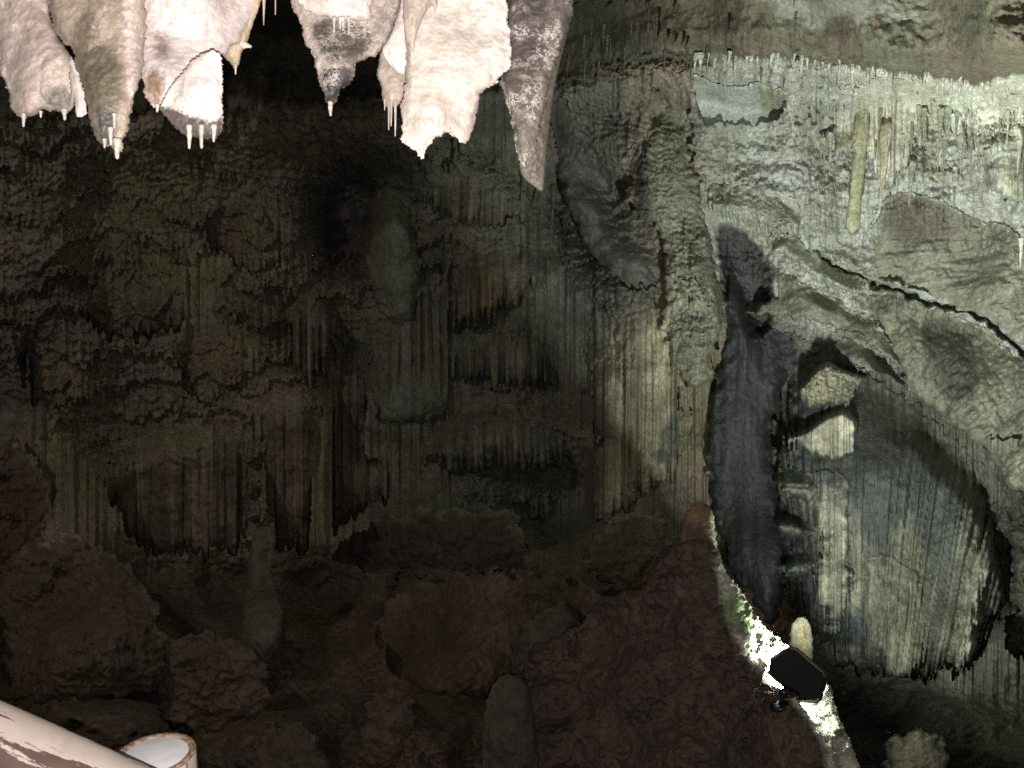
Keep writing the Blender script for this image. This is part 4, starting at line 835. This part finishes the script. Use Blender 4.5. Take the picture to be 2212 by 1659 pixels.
#==FLOODLIGHT==
M_BLK = plain_mat('black_enamel', (.012, .011, .013), .18, 0, .6)
M_GLS = bpy.data.materials.new('lamp_glass'); M_GLS.use_nodes = True
b = M_GLS.node_tree.nodes['Principled BSDF']; b.inputs['Base Color'].default_value = (.8, .85, .8, 1)
b.inputs['Emission Color'].default_value = (.9, 1, .85, 1); b.inputs['Emission Strength'].default_value = 300
fo = bpy.data.objects.new('floodlight', None); COL.objects.link(fo); fo.location = P(1690, 1525, 4.60)
tag(fo, 'black floodlight seen from behind on the lit crest of the ridge', 'floodlight')
back = [(1664, 1421), (1704, 1397), (1719, 1401), (1778, 1452), (1781, 1464), (1768, 1508), (1760, 1514), (1726, 1512), (1695, 1486), (1660, 1455)]
cx, cy = np.mean(back, 0)
def ring(sc_, d, du=0, dv=0): return [P(cx + (u - cx) * sc_ + du, cy + (v - cy) * sc_ + dv, d) for u, v in back]
def loft(name, rings, mat, cap0=True, cap1=True, bevel=0.0):
    bm = bmesh.new(); R_ = [[bm.verts.new(Vector(p - np.array(fo.location))) for p in r] for r in rings]
    for a, c in zip(R_[:-1], R_[1:]):
        n = len(a)
        for i in range(n): bm.faces.new((a[i], a[(i + 1) % n], c[(i + 1) % n], c[i]))
    if cap0: bm.faces.new(R_[0][::-1])
    if cap1: bm.faces.new(R_[-1])
    bmesh.ops.recalc_face_normals(bm, faces=bm.faces)
    if bevel: bmesh.ops.bevel(bm, geom=list(bm.edges), offset=bevel, segments=3, profile=.6, affect='EDGES')
    me = bpy.data.meshes.new(name); bm.to_mesh(me); bm.free(); me.materials.append(mat)
    for p in me.polygons: p.use_smooth = True
    o = bpy.data.objects.new(name, me); COL.objects.link(o); o.parent = fo
    return o
loft('housing', [ring(.93, 4.6250), ring(1.0, 4.6450, .5, .5), ring(1.02, 4.7300, 3, 2)], M_BLK, bevel=.005)
loft('front_rim', [ring(1.05, 4.7320, 4, 2), ring(1.06, 4.7450, 4, 2), ring(1.06, 4.7700, 4, 2)], M_BLK, bevel=.003)
loft('glass', [ring(.9, 4.7725, 4, 2), ring(.9, 4.7760, 4, 2)], M_GLS)
def tube(name, pts, r, mat, parent, nseg=12, radii=None):
    pts = [np.array(p, float) for p in pts]; bm = bmesh.new(); rings = []
    for i, p in enumerate(pts):
        t = pts[min(i + 1, len(pts) - 1)] - pts[max(i - 1, 0)]; t /= np.linalg.norm(t)
        s = np.cross(t, [.3, 1, .2]); s /= np.linalg.norm(s); q = np.cross(t, s); rr = radii[i] if radii else r
        rings.append([bm.verts.new(Vector(p + rr * (math.cos(a) * s + math.sin(a) * q) - np.array(parent.location if parent else (0, 0, 0)))) for a in np.arange(nseg) * 2 * math.pi / nseg])
    for a, c in zip(rings[:-1], rings[1:]):
        for i in range(nseg): bm.faces.new((a[i], a[(i + 1) % nseg], c[(i + 1) % nseg], c[i]))
    bm.faces.new(rings[0][::-1]); bm.faces.new(rings[-1]); bmesh.ops.recalc_face_normals(bm, faces=bm.faces)
    me = bpy.data.meshes.new(name); bm.to_mesh(me); bm.free(); me.materials.append(mat)
    for p in me.polygons: p.use_smooth = True
    o = bpy.data.objects.new(name, me); COL.objects.link(o)
    if parent: o.parent = parent
    return o
tube('bracket', [P(1724, 1500, 4.62), P(1706, 1499, 4.60), P(1694, 1500, 4.59), P(1690, 1506, 4.59), P(1686, 1524, 4.605)], .011, M_BLK, fo, radii=[.014, .022, .020, .013, .012])
tube('knob', [P(1686, 1497, 4.57), P(1697, 1495, 4.58), P(1702, 1499, 4.59)], .02, M_BLK, fo, radii=[.016, .024, .02])
up_n = np.array([-.3, .08, .95]); up_n /= np.linalg.norm(up_n); bpt = P(1683, 1524, 4.605)
tube('base_plate', [bpt - up_n * .010, bpt, bpt + up_n * .006, bpt + up_n * .009], .05, M_BLK, fo, nseg=24, radii=[.049, .050, .048, .044])
M_CAB = plain_mat('cable_sheath', (.13, .10, .06), .5)
cab = tube('cable', [*[P(u, v, cable_d) for u, v, cable_d in [(1672, 1530, 4.60), (1660, 1557, 4.58), (1668, 1585, 4.56), (1680, 1612, 4.55), (1690, 1640, 4.53), (1700, 1680, 4.5), (1712, 1740, 4.45)]]], .0025, M_CAB, None)
tag(cab, 'thin yellowish cable running down the ridge below the floodlight', 'cable')

#==RAILING==
def paint_mat(name, paint, under, axis_scale, thr, rough=.5):
    m = bpy.data.materials.new(name); m.use_nodes = True; nt = m.node_tree; N = nt.nodes; L = nt.links; b = N['Principled BSDF']
    tc = N.new('ShaderNodeTexCoord'); mp = N.new('ShaderNodeMapping'); mp.inputs['Scale'].default_value = axis_scale
    L.new(tc.outputs['Object'], mp.inputs[0])
    n = N.new('ShaderNodeTexNoise'); n.inputs['Scale'].default_value = 1; n.inputs['Detail'].default_value = 10; n.inputs['Roughness'].default_value = .72
    L.new(mp.outputs[0], n.inputs[0])
    r = N.new('ShaderNodeValToRGB'); r.color_ramp.elements[0].position = thr; r.color_ramp.elements[1].position = thr + .015
    r.color_ramp.elements[0].color = (*under, 1); r.color_ramp.elements[1].color = (*paint, 1)
    L.new(n.outputs[0], r.inputs[0])
    n2 = N.new('ShaderNodeTexNoise'); n2.inputs['Scale'].default_value = 30; n2.inputs['Detail'].default_value = 8; L.new(tc.outputs['Object'], n2.inputs[0])
    m2 = N.new('ShaderNodeMapRange'); m2.inputs[3].default_value = .75; m2.inputs[4].default_value = 1.2; L.new(n2.outputs[0], m2.inputs[0])
    sc = N.new('ShaderNodeVectorMath'); sc.operation = 'SCALE'; L.new(r.outputs[0], sc.inputs[0]); L.new(m2.outputs[0], sc.inputs['Scale'])
    L.new(sc.outputs[0], b.inputs['Base Color'])
    bp = N.new('ShaderNodeBump'); bp.inputs['Distance'].default_value = .0012; L.new(r.outputs[0], bp.inputs['Height']); L.new(bp.outputs[0], b.inputs['Normal'])
    b.inputs['Roughness'].default_value = rough
    return m
rl_ = bpy.data.objects.new('railing', None); COL.objects.link(rl_); rl_.location = P(340, 1610, 1.8) - np.array([0, 0, 1.0])
tag(rl_, 'weathered painted railing with flaking cream rail and round white topped post', 'railing')
def lathe(name, c, prof, mat, parent, nseg=64, wob=0, seed=0, cap0=True, cap1=True, R3=None):
    bm = bmesh.new(); rings = []; rr = random.Random(seed); ph = [rr.random() * 6.28 for _ in range(4)]
    for (r, z) in prof:
        row = []
        for i in range(nseg):
            a = i * 2 * math.pi / nseg; k = 1 + wob * (math.sin(3 * a + ph[0]) + .6 * math.sin(7 * a + ph[1]) + .5 * math.sin(13 * a + ph[2]))
            p = Vector((r * k * math.cos(a), r * k * math.sin(a), z))
            if R3: p = R3 @ p
            row.append(bm.verts.new(p + Vector(c) - Vector(parent.location)))
        rings.append(row)
    for a, b_ in zip(rings[:-1], rings[1:]):
        for i in range(nseg): bm.faces.new((a[i], a[(i + 1) % nseg], b_[(i + 1) % nseg], b_[i]))
    if cap0: bm.faces.new(rings[0][::-1])
    if cap1: bm.faces.new(rings[-1])
    bmesh.ops.recalc_face_normals(bm, faces=bm.faces)
    me = bpy.data.meshes.new(name); bm.to_mesh(me); bm.free(); me.materials.append(mat)
    for p in me.polygons: p.use_smooth = True
    o = bpy.data.objects.new(name, me); COL.objects.link(o); o.parent = parent; return o
M_RIM = paint_mat('rim_rust', (.24, .13, .085), (.42, .30, .22), (60, 60, 60), .5)
M_WHT = paint_mat('white_paint', (.85, .83, .84), (.5, .42, .36), (25, 25, 25), .27)
M_POST = paint_mat('post_paint', (.60, .54, .46), (.26, .17, .12), (40, 40, 14), .40)
PC = P(335, 1630, 1.80); rp = .0784
post = lathe('post', PC, [(rp, -1.0), (rp, -.2), (rp, -.02), (rp, -.004), (rp * .985, -.001)], M_POST, rl_, wob=.006, seed=2, cap1=False)
lathe('post_rim', PC, [(rp * .99, -.003), (rp * 1.0, .0005), (rp * .985, .003), (rp * .86, .003), (rp * .82, .0005), (rp * .81, -.004)], M_RIM, rl_, wob=.008, seed=2, cap0=False, cap1=False)
lathe('post_top', PC, [(rp * .83, -.006), (rp * .83, -.001), (rp * .80, .0), (rp * .1, .001)], M_WHT, rl_, wob=.004, seed=3)
# handrail
A = P(-160, 1553, 1.56); B = P(560, 1872, 1.53)
M_RAIL = None
def rail_mat():
    m = paint_mat('flaking_paint', (.60, .50, .44), (.13, .078, .062), (9, 9, 9), .485)
    return m
ax = B - A; L_ = np.linalg.norm(ax); ax /= L_
me_r = rail_mat()
mp = [n for n in me_r.node_tree.nodes if n.type == 'MAPPING'][0]; mp.inputs['Scale'].default_value = (17, 17, 2.6)
bm = bmesh.new(); rr_ = .072; nseg = 72; nr = 60; rows = []
for j in range(nr + 1):
    row = []
    for i in range(nseg):
        a = i * 2 * math.pi / nseg
        k = rr_ * (1 + .012 * math.sin(2 * a + j * .05) + .008 * math.sin(5 * a + 1 + j * .1))
        row.append(bm.verts.new((k * math.cos(a), k * math.sin(a), L_ * j / nr)))
    rows.append(row)
for a, c in zip(rows[:-1], rows[1:]):
    for i in range(nseg): bm.faces.new((a[i], a[(i + 1) % nseg], c[(i + 1) % nseg], c[i]))
bm.faces.new(rows[0][::-1]); bm.faces.new(rows[-1]); bmesh.ops.recalc_face_normals(bm, faces=bm.faces)
me = bpy.data.meshes.new('handrail'); bm.to_mesh(me); bm.free(); me.materials.append(me_r)
for p in me.polygons: p.use_smooth = True
ho = bpy.data.objects.new('handrail', me); COL.objects.link(ho); ho.parent = rl_
ho.rotation_mode = 'QUATERNION'; ho.rotation_quaternion = Vector(ax).to_track_quat('Z', 'Y'); ho.location = Vector(A) - rl_.location
